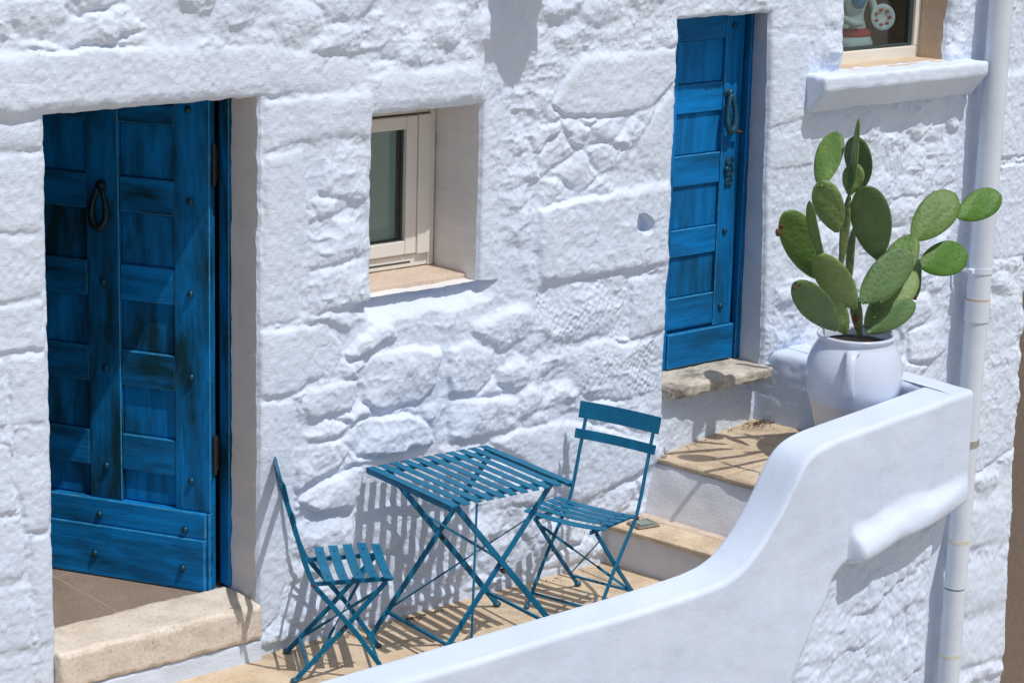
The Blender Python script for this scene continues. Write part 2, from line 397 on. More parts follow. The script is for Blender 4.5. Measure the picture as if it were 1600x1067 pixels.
def cactus_mat(name, c0, c1):
    m_, n, l, b = mat(name)
    t = noise_n(n, l, 9, 6, 0.6); r = ramp(n, l, t.outputs[0], [(0.3, c0), (0.7, c1)])
    v = n.new('ShaderNodeTexVoronoi'); v.inputs['Scale'].default_value = 46; tc = n.new('ShaderNodeTexCoord'); l.new(tc.outputs['Object'], v.inputs['Vector'])
    vr = ramp(n, l, v.outputs['Distance'], [(0.13, (0.30, 0.34, 0.30)), (0.22, (1, 1, 1))])
    s = noise_n(n, l, 5, 8, 0.72); sr = ramp(n, l, s.outputs[0], [(0.64, (0, 0, 0)), (0.72, (0.8, 0.8, 0.8))])
    c = mixc(n, l, 0.75, r.outputs[0], vr.outputs[0], 'MULTIPLY')
    l.new(mixc(n, l, sr.outputs[0], c, (0.14, 0.11, 0.05)), b.inputs['Base Color'])
    b.inputs['Roughness'].default_value = 0.52
    if 'Specular IOR Level' in b.inputs: b.inputs['Specular IOR Level'].default_value = 0.3
    bump_n(n, l, b, [(v.outputs['Distance'], 0.004), (t.outputs[0], 0.004)], 0.6)
    return m_
M_PAD = cactus_mat('cactus_green', (0.075, 0.150, 0.036), (0.115, 0.210, 0.050))
M_PADL = cactus_mat('cactus_pale_green', (0.125, 0.205, 0.060), (0.185, 0.280, 0.100))
M_PADD = cactus_mat('cactus_grey_green', (0.066, 0.130, 0.046), (0.098, 0.180, 0.066))
M_PADY = cactus_mat('cactus_fresh_green', (0.055, 0.145, 0.020), (0.088, 0.195, 0.030))
M_STEM = cactus_mat('cactus_stem', (0.085, 0.13, 0.04), (0.15, 0.19, 0.075))
M_BUD = simple('dry_bud', (0.09, 0.035, 0.015), 0.8, 0, 0.4, 60)

# ------------------------------------------------------------------ ground
def plane_grid(name, x0, x1, y0, y1, z, n, m_, parent=None):
    X, Y = np.meshgrid(np.linspace(x0, x1, n), np.linspace(y0, y1, n), indexing='ij')
    V = np.stack([X, Y, np.full_like(X, z)], -1).reshape(-1, 3); idx = np.arange(n * n).reshape(n, n)
    Q = np.stack([idx[:-1, :-1], idx[1:, :-1], idx[1:, 1:], idx[:-1, 1:]], -1).reshape(-1, 4)
    return mesh_np(name, V, Q, m_, parent)
tag(plane_grid('street_ground', -60, 60, -60, 60, -2.9, 8, M_GROUND), 'pale stone paving of the street below the terrace', None, None, 'structure')

# ------------------------------------------------------------------ the house wall, a relief of whitewashed stones
house = empty('whitewashed_house', (0, 0, 0))
tag(house, 'whitewashed rubble stone house front with two blue doors and two small windows', 'house')

OPEN = dict(ldoor=(-1.983, -1.085, -0.05, 2.213, 0.215), lwin=(-0.553, 0.002, 1.372, 2.104, 0.345),
            bdoor=(1.090, 1.690, 0.742, 2.386, 0.225), rwin=(2.140, 2.880, 2.100, 3.05, 0.20))
def axis_ticks(segs, snaps):
    out = []
    for a, b, step in segs: out.append(np.linspace(a, b, max(2, int(round((b - a) / step)) + 1)))
    t = np.unique(np.round(np.concatenate(out), 5))
    for s in snaps: t[np.argmin(np.abs(t - s))] = s
    return np.sort(t)
GX = axis_ticks([(-4.2, -2.3, 0.06), (-2.3, 3.72, 0.0056)], [v for o in OPEN.values() for v in o[:2]])
GZ = axis_ticks([(-2.95, -1.45, 0.08), (-1.45, -0.06, 0.012), (-0.06, 2.66, 0.0056), (2.66, 3.7, 0.03)], [v for o in OPEN.values() for v in o[2:4]])
X, Z = np.meshgrid(GX, GZ, indexing='ij')
NX, NZ = X.shape

def W0(x, y): q = on(x, y, 1, 0.0); return q[0], q[2]
POLY = []   # (pixel polygon, thickness, edge softness, roughness, top tilt)
def P(pts, T=0.012, r=0.022, rough=0.25, tilt=0.0): POLY.append(([W0(*p) for p in pts], T, r, rough, tilt))
P([(-60, 100), (0, 86), (150, 76), (420, 70), (560, 92), (588, 122), (560, 140), (412, 153), (240, 166), (68, 179), (-60, 186)], 0.024, 0.010, 0.16)
P([(414, 160), (584, 140), (584, 214), (505, 217), (413, 242)], 0.020, 0.018, 0.15)
P([(413, 246), (478, 232), (480, 330), (471, 500), (408, 513)], 0.014, 0.03, 0.12)
P([(407, 518), (512, 504), (535, 532), (531, 589), (481, 600), (465, 614), (406, 626)], 0.018, 0.018, 0.12)
P([(405, 632), (462, 622), (463, 770), (455, 860), (440, 960), (402, 1000), (402, 800)], 0.012, 0.02, 0.12)
P([(606, 112), (750, 100), (762, 163), (680, 172), (590, 182), (588, 150)], 0.026, 0.024, 0.2)
# beside the left door
for q in ([(-60, 192), (70, 187), (70, 235), (-60, 242)], [(-60, 245), (70, 239), (72, 362), (-60, 370)], [(-60, 373), (71, 365), (71, 461), (-60, 486)],
          [(-60, 489), (71, 466), (73, 547), (12, 555), (-60, 562)], [(18, 559), (75, 551), (77, 661), (22, 669), (16, 640)], [(25, 675), (78, 666), (84, 830), (40, 838), (30, 760)],
          [(-60, 682), (21, 700), (29, 800), (-60, 817)], [(-60, 820), (34, 807), (42, 904), (-60, 928)], [(-60, 931), (44, 909), (54, 1014), (-60, 1034)],
          [(-60, 1037), (54, 1019), (58, 1120), (-60, 1130)], [(45, 843), (84, 835), (92, 1000), (61, 1012)], [(-60, 566), (13, 561), (17, 668), (-60, 678)], [(63, 1016), (92, 1004), (94, 1110), (64, 1110)]):
    P(q, 0.012, 0.014, 0.18)
z5 = lambda L: [(400 + x / 3.556, 420 + y / 3.556) for x, y in L]
z7 = lambda L: [(700 + x / 3.556, 420 + y / 3.556) for x, y in L]
z6 = lambda L: [(700 + x / 3.557, 60 + y / 3.557) for x, y in L]
zz = lambda L: [(420 + x / 4.1, 600 + y / 4.1) for x, y in L]
P(z5([(240, 770), (290, 665), (470, 612), (560, 622), (575, 720), (540, 795), (430, 825), (310, 830)]), 0.028, 0.028, 0.35, 0.25)
P(z5([(600, 560), (640, 470), (880, 425), (1020, 440), (1025, 560), (1000, 660), (900, 755), (690, 800), (600, 735)]), 0.036, 0.030, 0.35, 0.3)
P(z5([(490, 480), (560, 400), (680, 300), (745, 300), (820, 395), (700, 405), (600, 490), (520, 515)]), 0.040, 0.026, 0.45, 0.3)
P(z7([(0, 440), (130, 400), (265, 460), (250, 600), (150, 712), (0, 695)]), 0.030, 0.030, 0.45, 0.3)
P(z7([(275, 540), (400, 490), (480, 560), (450, 640), (380, 690), (275, 640)]), 0.034, 0.030, 0.45, 0.3)
P(z7([(120, 300), (420, 200), (488, 220), (488, 360), (340, 440), (290, 468), (180, 390)]), 0.034, 0.022, 0.35, 0.3)
P(z7([(510, 112), (760, 62), (950, 27), (1000, 60), (1000, 378), (850, 380), (700, 410), (590, 418), (500, 340)]), 0.022, 0.018, 0.42)
P(z7([(1012, 50), (1222, 12), (1222, 338), (1012, 398)]), 0.018, 0.018, 0.3)
P(z7([(680, 440), (900, 388), (1000, 420), (1215, 362), (1200, 685), (1000, 740), (760, 720), (700, 640), (660, 540)]), 0.026, 0.018, 0.45)
P([(842, 328), (930, 306), (1052, 284), (1047, 414), (960, 429), (847, 446), (838, 380)], 0.032, 0.012, 0.3)
P(z6([(580, 370), (700, 150), (760, 92), (1290, 52), (1280, 240), (1140, 385), (1000, 423), (850, 438), (640, 433)]), 0.022, 0.014, 0.12)
P(z6([(1150, 415), (1280, 265), (1270, 400), (1245, 775), (1095, 735), (1045, 600)]), 0.010, 0.03, 0.12)
P([(765, 692), (812, 669), (905, 657), (1030, 692), (1034, 722), (960, 760), (900, 790), (850, 742)], 0.026, 0.022, 0.3)
P(z7([(0, 722), (140, 722), (388, 702), (398, 880), (200, 938), (60, 968), (0, 960)]), 0.034, 0.026, 0.45, 0.25)
P(z5([(580, 832), (830, 802), (980, 862), (1000, 978), (800, 1028), (560, 1048), (470, 960)]), 0.036, 0.028, 0.45, 0.25)
P(zz([(180, 752), (330, 632), (560, 522), (620, 562), (560, 798), (300, 818)]), 0.036, 0.028, 0.4, 0.25)
P(zz([(200, 280), (420, 230), (520, 260), (440, 340), (250, 380)]), 0.024, 0.02, 0.5, 0.25)
P(zz([(180, 400), (430, 350), (520, 400), (480, 520), (300, 620), (180, 700)]), 0.026, 0.03, 0.55, 0.2)
P(zz([(180, 870), (560, 830), (560, 1040), (400, 1150), (170, 1130)]), 0.022, 0.03, 0.5, 0.2)
P([(505, 222), (575, 216), (580, 310), (560, 325), (500, 300)], 0.020, 0.025, 0.5, 0.25)
P([(484, 310), (556, 300), (560, 322), (500, 345)], 0.022, 0.018, 0.6, 0.25)
P([(486, 350), (572, 322), (578, 395), (520, 418), (482, 422)], 0.024, 0.025, 0.6, 0.2)
P([(482, 428), (580, 400), (580, 470), (545, 480), (500, 492), (478, 488)], 0.030, 0.025, 0.5, 0.3)
P([(1210, 60), (1270, 52), (1272, 180), (1206, 205)], 0.010, 0.03, 0.1)
P([(1206, 268), (1206, 212), (1270, 200), (1275, 260)], 0.008, 0.02, 0.1)
P([(1560, 120), (1640, 105), (1640, 240), (1556, 250)], 0.016, 0.02, 0.3)
P([(1552, 260), (1640, 248), (1640, 395), (1545, 410)], 0.014, 0.02, 0.3)
P([(1545, 468), (1600, 455), (1597, 540), (1540, 560)], 0.016, 0.03, 0.3)
P([(1508, 600), (1596, 560), (1590, 700), (1502, 760)], 0.014, 0.02, 0.3)
P([(1512, 790), (1572, 772), (1572, 852), (1505, 862)], 0.018, 0.02, 0.3)
P([(1509, 882), (1572, 870), (1573, 945), (1503, 968)], 0.020, 0.016, 0.25)
P([(1500, 972), (1572, 950), (1570, 1030), (1495, 1050)], 0.018, 0.018, 0.3)
P([(1420, 520), (1475, 495), (1490, 545), (1450, 568), (1420, 566)], 0.026, 0.022, 0.4, 0.3)

def in_poly(px, pz, poly):
    r = np.zeros(px.shape, bool); n = len(poly)
    for i in range(n):
        x0, y0 = poly[i]; x1, y1 = poly[(i + 1) % n]
        c = ((y0 > pz) != (y1 > pz))
        r ^= c & (px < (x1 - x0) * (pz - y0) / ((y1 - y0) if y1 != y0 else 1e-9) + x0)
    return r

wx = X + 0.010 * fbm2(X, Z, 0.07, 3, 3); wz = Z + 0.008 * fbm2(X, Z, 0.07, 3, 4)
label = np.full(X.shape, -1, np.int32); par = []
for poly, T, r, rough, tilt in POLY:
    k = in_poly(wx, wz, poly) & (label < 0)
    label[k] = len(par); par.append((T, r, rough, tilt, float(np.mean([p[1] for p in poly])), 0.1))
# rubble cells for the rest
def seeds_for(dens, x0, x1, z0, z1, tries=6000, rs=5):
    rg = np.random.default_rng(rs); S = []
    for _ in range(tries):
        x = rg.uniform(x0, x1); z = rg.uniform(z0, z1); d = dens(x, z)
        if d <= 0: continue
        if all(((x - a) * 0.68) ** 2 + (z - b) ** 2 > (0.5 * (d + e)) ** 2 for a, b, e in S): S.append((x, z, d))
    return S
def dens(x, z):
    if x > 3.42: return 0.17
    if x > 1.72:
        return 0.078 if z > 1.0 and z < 1.95 and x > 2.25 and x < 3.1 else 0.14
    if z > 2.2: return 0.125
    if 0.05 < x < 0.95 and 1.45 < z < 2.25: return 0.088
    return 0.125
S = seeds_for(dens, -2.6, 3.9, -1.5, 2.85)
best = np.full(X.shape, 1e9); who = np.full(X.shape, -1, np.int32)
jx = X + 0.030 * fbm2(X, Z, 0.11, 3, 21); jz = Z + 0.022 * fbm2(X, Z, 0.11, 3, 22)
for i, (a, b, d) in enumerate(S):
    ii = np.searchsorted(GX, [a - 0.45, a + 0.45]); kk = np.searchsorted(GZ, [b - 0.35, b + 0.35]); s = np.s_[ii[0]:ii[1], kk[0]:kk[1]]
    D = (((jx[s] - a) * 0.68) ** 2 + (jz[s] - b) ** 2) / d ** 2
    k = D < best[s]; best[s][k] = D[k]; who[s][k] = i
# plain render (no stones) in some zones
plain = ((X > 1.68) & (X < 2.0) & (Z > 1.15)) | ((X > 1.95) & (X < 2.3) & (Z > 1.55) & (Z < 2.1)) | (X < -2.28) | (Z > 2.72) | ((X > 3.02) & (X < 3.18)) | ((X > -0.02) & (X < 0.13) & (Z > 1.36) & (Z < 2.12)) | ((X > -0.56) & (X < 0.10) & (Z > 1.24) & (Z < 1.40)) | ((X < 1.9) & (X > 1.0) & (Z < 0.76)) | ((X < 0.9) & (Z < 0.03))
skip = set(int(i) for i in np.random.default_rng(3).choice(len(S), int(len(S) * 0.16), replace=False))
for i in range(len(S)):
    if i in skip: continue
    k = (who == i) & (label < 0) & ~plain
    if k.sum() < 90: continue
    rg = np.random.default_rng(100 + i)
    label[k] = len(par); par.append((rg.uniform(0.006, 0.026) * (0.8 if S[i][2] < 0.1 else 1), rg.uniform(0.022, 0.045), rg.uniform(0.4, 0.75), rg.uniform(0.05, 0.4), S[i][1], S[i][2]))

# distance (metres) from each vertex to its own stone's edge
edge = np.zeros(X.shape, bool)
edge[1:, :] |= label[1:, :] != label[:-1, :]; edge[:-1, :] |= label[1:, :] != label[:-1, :]
edge[:, 1:] |= label[:, 1:] != label[:, :-1]; edge[:, :-1] |= label[:, 1:] != label[:, :-1]
dist = np.where(edge, 0.0, 1.0)
st = 0.0056
for _ in range(9):
    d = dist.copy()
    d[1:, :] = np.minimum(d[1:, :], dist[:-1, :] + st); d[:-1, :] = np.minimum(d[:-1, :], dist[1:, :] + st)
    d[:, 1:] = np.minimum(d[:, 1:], dist[:, :-1] + st); d[:, :-1] = np.minimum(d[:, :-1], dist[:, 1:] + st)
    d[1:, 1:] = np.minimum(d[1:, 1:], dist[:-1, :-1] + st * 1.41); d[:-1, :-1] = np.minimum(d[:-1, :-1], dist[1:, 1:] + st * 1.41)
    d[1:, :-1] = np.minimum(d[1:, :-1], dist[:-1, 1:] + st * 1.41); d[:-1, 1:] = np.minimum(d[:-1, 1:], dist[1:, :-1] + st * 1.41)
    dist = d
dist = np.minimum(dist, 0.06)
PA = np.array(par + [(0.0, 0.03, 0.35, 0.0, 0.0, 0.1)])
T = PA[label, 0]; Rr = PA[label, 1]; RO = PA[label, 2]; TI = PA[label, 3]; ZC = PA[label, 4]
# chipped faces: every rubble stone is cut by a few random planes, ashlars stay flat
facet = np.zeros(X.shape); ordl = np.argsort(label.ravel(), kind='stable'); lsorted = label.ravel()[ordl]
Xr, Zr, fr_ = (X + 0.012 * fbm2(X, Z, 0.06, 2, 31)).ravel(), (Z + 0.012 * fbm2(X, Z, 0.06, 2, 32)).ravel(), facet.ravel()
for sid in range(len(par)):
    ids = ordl[np.searchsorted(lsorted, sid, 'left'):np.searchsorted(lsorted, sid, 'right')]
    if len(ids) == 0: continue
    rg = np.random.default_rng(900 + sid); ro = par[sid][2]
    x_, z_ = Xr[ids], Zr[ids]; cx_, cz_ = x_.mean(), z_.mean(); sx_ = max(x_.std(), 0.02)
    if ro < 0.34: fr_[ids] = rg.uniform(-0.02, 0.02) * (x_ - cx_) + rg.uniform(-0.03, 0.02) * (z_ - cz_); continue
    f_ = np.full(len(ids), 9.0)
    for k_ in range(6):
        a_ = rg.uniform(0, 2 * math.pi); m_s = rg.uniform(0.06, 0.34) * ro / 0.5
        f_ = np.minimum(f_, rg.uniform(0.000, 0.010) - m_s * (math.cos(a_) * (x_ - cx_) * 0.7 + math.sin(a_) * (z_ - cz_) - rg.uniform(0.0, 0.6) * sx_))
    f_ += par[sid][3] * 0.10 * (cz_ - z_)
    fr_[ids] = np.clip(f_ - np.percentile(f_, 70), -0.022, 0.014)
facet = fr_.reshape(X.shape)
Re = np.where(RO < 0.34, np.minimum(Rr * 0.7, 0.014), Rr * 0.55)
u = np.clip(dist / Re, 0, 1); dome = np.sqrt(np.clip(1 - (1 - u) ** 2, 0, 1))
h = np.where(label >= 0, np.maximum(T * 0.85 + facet, 0.0015) * dome, 0.0)
rough_amt = np.where(label >= 0, RO, 0.30)
def blur(A, k):
    for _ in range(k):
        B = A.copy(); B[1:-1, :] = (A[:-2, :] + 2 * A[1:-1, :] + A[2:, :]) / 4; A = B
        B = A.copy(); B[:, 1:-1] = (A[:, :-2] + 2 * A[:, 1:-1] + A[:, 2:]) / 4; A = B
    return A
rough_amt = blur(rough_amt, 3)
h = h - np.where((dist < 0.010) & (label >= 0) | (edge & (label >= 0)), 0.0045 * np.clip(fbm2(X, Z, 0.3, 3, 39) * 1.6 + 0.4, 0, 1), 0.0)
h = blur(h, 1)
# many coats of limewash: in patches, and over the upper wall, the joints are nearly filled
hb = blur(h, 14); coat = np.clip(fbm2(X, Z, 0.45, 3, 38) * 0.9 + 0.50 + 0.35 * np.clip((Z - 2.15) / 0.15, 0, 1), 0, 0.92)
h = h * (1 - coat) + (hb + 0.003) * coat
h += rough_amt * (0.012 * fbm2(X, Z, 0.10, 3, 40) + 0.011 * np.maximum(ridge2(X, Z, 0.06, 2, 41), -0.2) + 0.0045 * ridge2(X + 0.3 * Z, Z - 0.3 * X, 0.026, 2, 43))
h += 0.006 * fbm2(X, Z, 0.5, 3, 44) + 0.0016 * fbm2(X, Z, 0.022, 2, 45) - 0.003 * np.clip(0.10 - np.abs(fbm2(X, Z, 0.16, 4, 46)), 0, 0.1) / 0.1 * np.clip(fbm2(X, Z, 0.4, 2, 47), 0, 1)
# pick-dressed dimples on the tooled ashlars
for ip in (12, 14):
    pass
for poly_i in range(len(POLY)):
    poly, t_, r_, ro_, ti_ = POLY[poly_i]
    if abs(ro_ - 0.45) < 1e-6 and t_ in (0.026, 0.022) or abs(ro_ - 0.42) < 1e-6:
        k = (label == poly_i)
        dim = np.clip(np.sin(X * 150 + Z * 40 + 2.2 * fbm2(X, Z, 0.1, 2, 50)) * np.sin(Z * 165 - X * 30 + 2.0 * fbm2(X, Z, 0.1, 2, 51)), 0, 1)
        h -= np.where(k, 0.0055 * dim * np.clip(fbm2(X, Z, 0.16, 2, 52) + 0.4, 0, 1), 0)
# putlog hole
hx, hz = W0(1008, 352)
hd = np.sqrt(np.abs((wx - hx) / 0.046) ** 3 + np.abs((wz - hz + 0.3 * (wx - hx)) / 0.040) ** 3) + 0.35 * fbm2(X, Z, 0.05, 2, 55)
h -= 0.065 * np.clip((1.05 - hd) / 0.30, 0, 1)
BASEY = 0.016
# the face falls back into rounded arrises round every opening
dop = np.full(X.shape, 9.0)
for k_, (a, b, c, d_, dep) in OPEN.items():
    inside = (X >= a) & (X <= b) & (Z >= c) & (Z <= d_)
    dx = np.maximum(np.maximum(a - X, X - b), 0); dz = np.maximum(np.maximum(c - Z, Z - d_), 0)
    dd = np.sqrt(dx ** 2 + dz ** 2)
    rr = 0.022
    if k_ == 'lwin': rr = np.where(Z < c, 0.085, 0.022)
    if k_ == 'ldoor': rr = 0.016
    fall = rr * (1 - np.sqrt(np.clip(1 - (1 - np.clip(dd / rr, 0, 1)) ** 2, 0, 1)))
    if k_ == 'lwin': fall = np.where(Z < c, 0.088 * np.clip(1 - dd / (0.10 + 0.02 * fbm2(X, Z, 0.12, 2, 58)), 0, 1) ** 1.15, fall)
    damp = np.clip(dd / 0.05, 0, 1)
    h = h * np.where(dd < 0.05, 0.55 + 0.45 * damp, 1.0) - fall
Yw = BASEY - h
Yw += np.where((Z < 0.76) & (X > 1.05) & (X < 2.0), 0.075 * np.clip((X - 1.1) / 0.66, 0, 1) * np.clip((0.755 - Z) / 0.03, 0, 1), 0)
# small sideways waver of the whole face, leaning jamb of the blue door, battered right-hand corner
ease = np.clip(1 - np.abs(X - 1.69) / 0.22, 0, 1)
shift = (1.729 + (Z - 0.75) / (2.39 - 0.75) * (1.655 - 1.729)) - 1.69
Xw = X + ease * np.clip(shift, -0.05, 0.05) + 0.0030 * fbm2(X, Z, 0.06, 3, 60)
Zw = Z + 0.0030 * fbm2(X, Z, 0.06, 3, 61)
cor = np.clip((X - 3.3) / 0.42, 0, 1)
Xw += cor * ((0.578 - Z) / 1.9 * 0.09 - 0.036 + 0.008 * fbm2(X, Z, 0.2, 3, 62))
endr = np.clip((X - (3.72 - 0.05)) / 0.05, 0, 1); Yw += 0.05 * (1 - np.sqrt(np.clip(1 - endr ** 2, 0, 1)))
VW = np.stack([Xw, Yw, Zw], -1)
# normals of the continuous surface
du = np.gradient(VW, axis=0); dv = np.gradient(VW, axis=1); NW = np.cross(du, dv)
NW /= np.linalg.norm(NW, axis=-1, keepdims=True)
NW[NW[..., 1] > 0] *= -1
idx = np.arange(NX * NZ).reshape(NX, NZ)
cx = (X[:-1, :-1] + X[1:, 1:]) / 2; cz = (Z[:-1, :-1] + Z[1:, 1:]) / 2
keep = np.ones(cx.shape, bool)
for a, b, c, d_, dep in OPEN.values(): keep &= ~((cx > a) & (cx < b) & (cz > c) & (cz < d_))
QA = np.stack([idx[:-1, :-1], idx[1:, :-1], idx[1:, 1:], idx[:-1, 1:]], -1)
ql = label[:-1, :-1].copy(); ql[~keep] = -9
ql[(cz > 2.70) & (ql >= 0)] = -1; ql[(cz < -0.07) & (cx < 1.9) & (ql >= 0)] = -1
Vf = VW.reshape(-1, 3); Nf = NW.reshape(-1, 3); qlf = ql.ravel(); QAf = QA.reshape(-1, 4)
def largest_piece_only(ql):
    lab = ql.copy(); nx, nz = ql.shape; seen = np.zeros(ql.shape, bool); comps = {}
    L = ql.tolist(); S_ = seen.tolist()
    for i in range(nx):
        for j in range(nz):
            v = L[i][j]
            if v < 0 or S_[i][j]: continue
            st_ = [(i, j)]; S_[i][j] = True; cells = []
            while st_:
                a, b = st_.pop(); cells.append((a, b))
                for p, q in ((a + 1, b), (a - 1, b), (a, b + 1), (a, b - 1)):
                    if 0 <= p < nx and 0 <= q < nz and not S_[p][q] and L[p][q] == v: S_[p][q] = True; st_.append((p, q))
            comps.setdefault(v, []).append(cells)
    for v, cs in comps.items():
        cs.sort(key=len, reverse=True)
        for c_ in cs[1:]:
            for a, b in c_: lab[a, b] = -1
        if len(cs[0]) < 60:
            for a, b in cs[0]: lab[a, b] = -1
    return lab
qlf = largest_piece_only(ql).ravel()
order = np.argsort(qlf, kind='stable'); sl = qlf[order]
def sub_mesh(name, sel, mats, parent):
    q = QAf[sel]; uq, inv = np.unique(q, return_inverse=True)
    return mesh_np(name, Vf[uq], inv.reshape(q.shape), mats, parent, True, Nf[uq])
wall = sub_mesh('wall', order[np.searchsorted(sl, -1, 'left'):np.searchsorted(sl, -1, 'right')], M_WALL, house)
labs, cnts = np.unique(sl[sl >= 0], return_counts=True)
big = set(labs[np.argsort(-cnts)][:285].tolist()); small_sel = []
for lb in labs:
    sel = order[np.searchsorted(sl, lb, 'left'):np.searchsorted(sl, lb, 'right')]
    if lb in big: sub_mesh('stone', sel, M_WALL, wall)
    else: small_sel.append(sel)
if small_sel: tag(sub_mesh('small_stones', np.concatenate(small_sel), M_WALL, wall), kind='stuff')

# reveals
def reveal(name, key, mats, sides=('l', 'r', 't', 'b'), seg=7):
    a, b, c, d_, dep = OPEN[key]
    i0, i1 = np.searchsorted(GX, a - 1e-4), np.searchsorted(GX, b - 1e-4); j0, j1 = np.searchsorted(GZ, c - 1e-4), np.searchsorted(GZ, d_ - 1e-4)
    Vs = []; Qs = []; base = 0
    for s in sides:
        if s == 'l': line = VW[i0, j0:j1 + 1]
        if s == 'r': line = VW[i1, j0:j1 + 1]
        if s == 't': line = VW[i0:i1 + 1, j1]
        if s == 'b': line = VW[i0:i1 + 1, j0]
        n = len(line); t = np.linspace(0, 1, seg)
        Pn = np.repeat(line[None], seg, 0).copy()
        Pn[..., 1] = line[None, :, 1] * (1 - t[:, None]) + dep * t[:, None]
        if key == 'bdoor' and s == 'r': Pn[..., 0] = line[None, :, 0] * (1 - t[:, None]) + 1.742 * t[:, None]
        wob = 0.003 * noise3(Pn[..., 0] / 0.08, Pn[..., 1] / 0.08, Pn[..., 2] / 0.08, 70) * np.minimum(1, t[:, None] * 4)
        ref = {'l': a, 'r': None, 't': d_, 'b': c}[s]
        if s in 'lr': Pn[..., 0] += wob
        else: Pn[..., 2] += wob
        id_ = base + np.arange(seg * n).reshape(seg, n)
        Vs.append(Pn.reshape(-1, 3)); Qs.append(np.stack([id_[:-1, :-1], id_[1:, :-1], id_[1:, 1:], id_[:-1, 1:]], -1).reshape(-1, 4)); base += seg * n
    return mesh_np(name, np.concatenate(Vs), np.concatenate(Qs), mats, house)
reveal('reveal', 'ldoor', M_REVEAL, ('l', 'r', 't')); reveal('reveal', 'lwin', M_REVEAL); reveal('reveal', 'bdoor', M_REVEALB); reveal('reveal', 'rwin', M_TAN)

# body of the house behind the face: end wall, roof and dark rooms
bm = bmesh.new(); box(bm, -4.2, 3.66, 0.06, 5.0, 3.702, 3.86, 0.01); mesh_bm('roof', bm, M_WALL, house)
bm = bmesh.new(); box(bm, 3.60, 3.655, 0.07, 5.0, -2.9, 3.70, 0.004); mesh_bm('end_wall', bm, M_WALL, house)
def room(name, x0, x1, y0, y1, z0, z1, m_, hole, floor=True):
    """a shell of four thin walls and a ceiling, and a front wall with the opening left free."""
    bm = bmesh.new(); t = 0.05
    box(bm, x0 - t, x0, y0, y1, z0, z1, 0); box(bm, x1, x1 + t, y0, y1, z0, z1, 0); box(bm, x0 - t, x1 + t, y1 + 0.001, y1 + t, z0, z1, 0)
    box(bm, x0 - t, x1 + t, y0 - t, y1 + t, z1 + 0.001, z1 + t, 0)
    if floor: box(bm, x0 - t, x1 + t, y0 - t, y1 + t, z0 - t, z0 - 0.001, 0)
    a, b, c, d_ = hole
    box(bm, x0 - t, a, y0 - t, y0 - 0.001, z0, z1, 0); box(bm, b, x1 + t, y0 - t, y0 - 0.001, z0, z1, 0)
    if d_ < z1: box(bm, a + 0.001, b - 0.001, y0 - t, y0 - 0.001, d_, z1, 0)
    if c > z0: box(bm, a + 0.001, b - 0.001, y0 - t, y0 - 0.001, z0, c, 0)
    return mesh_bm(name, bm, m_, house)
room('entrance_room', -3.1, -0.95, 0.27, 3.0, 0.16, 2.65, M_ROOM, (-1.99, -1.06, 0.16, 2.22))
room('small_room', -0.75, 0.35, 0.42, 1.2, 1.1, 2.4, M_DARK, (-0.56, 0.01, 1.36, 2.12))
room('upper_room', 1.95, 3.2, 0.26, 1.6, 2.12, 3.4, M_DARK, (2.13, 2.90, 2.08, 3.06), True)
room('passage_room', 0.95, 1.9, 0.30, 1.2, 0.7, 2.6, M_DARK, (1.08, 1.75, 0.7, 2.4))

# ------------------------------------------------------------------ doors
def stud(bm, u, z, y, r=0.014, edge=0):
    M = Matrix.Translation((u, y, z)) @ Matrix.Diagonal((r, r * 0.85, r, 1))
    bmesh.ops.create_uvsphere(bm, u_segments=10, v_segments=6, radius=1.0, matrix=M)

def teardrop_knocker(door, u, z, m_iron, h=0.15, w=0.045, y=0.03):
    bm = bmesh.new()
    pts = []
    for i in range(15):
        t = i / 14 * 2 * math.pi; s = math.sin(t)
        pts.append((u + w * 0.95 * s * (0.45 + 0.55 * (1 - math.cos(t)) / 2), y + 0.022 + 0.012 * (1 - math.cos(t)) / 2, z + h * 0.5 * math.cos(t)))
    sweep(bm, pts, [[(a * (0.8 + 0.5 * (1 - math.cos(i / 14 * 2 * math.pi)) / 2), b * (0.8 + 0.5 * (1 - math.cos(i / 14 * 2 * math.pi)) / 2)) for a, b in circ(0.0125, 8)] for i in range(15)])
    k = mesh_bm('knocker', bm, m_iron, door, True)
    bm = bmesh.new(); stud(bm, u, z + h * 0.5 + 0.006, y + 0.014, 0.020)
    bmesh.ops.create_cone(bm, cap_ends=True, segments=14, radius1=0.024, radius2=0.020, depth=0.012, matrix=Matrix.Translation((u, y + 0.003, z + h * 0.5 + 0.004)) @ Matrix.Rotation(math.radians(-90), 4, 'X'))
    mesh_bm('knocker_boss', bm, m_iron, door, True)
    bm = bmesh.new(); stud(bm, u, z - h * 0.5 - 0.004, y + 0.028, 0.018); mesh_bm('knocker_strike', bm, m_iron, k, True)

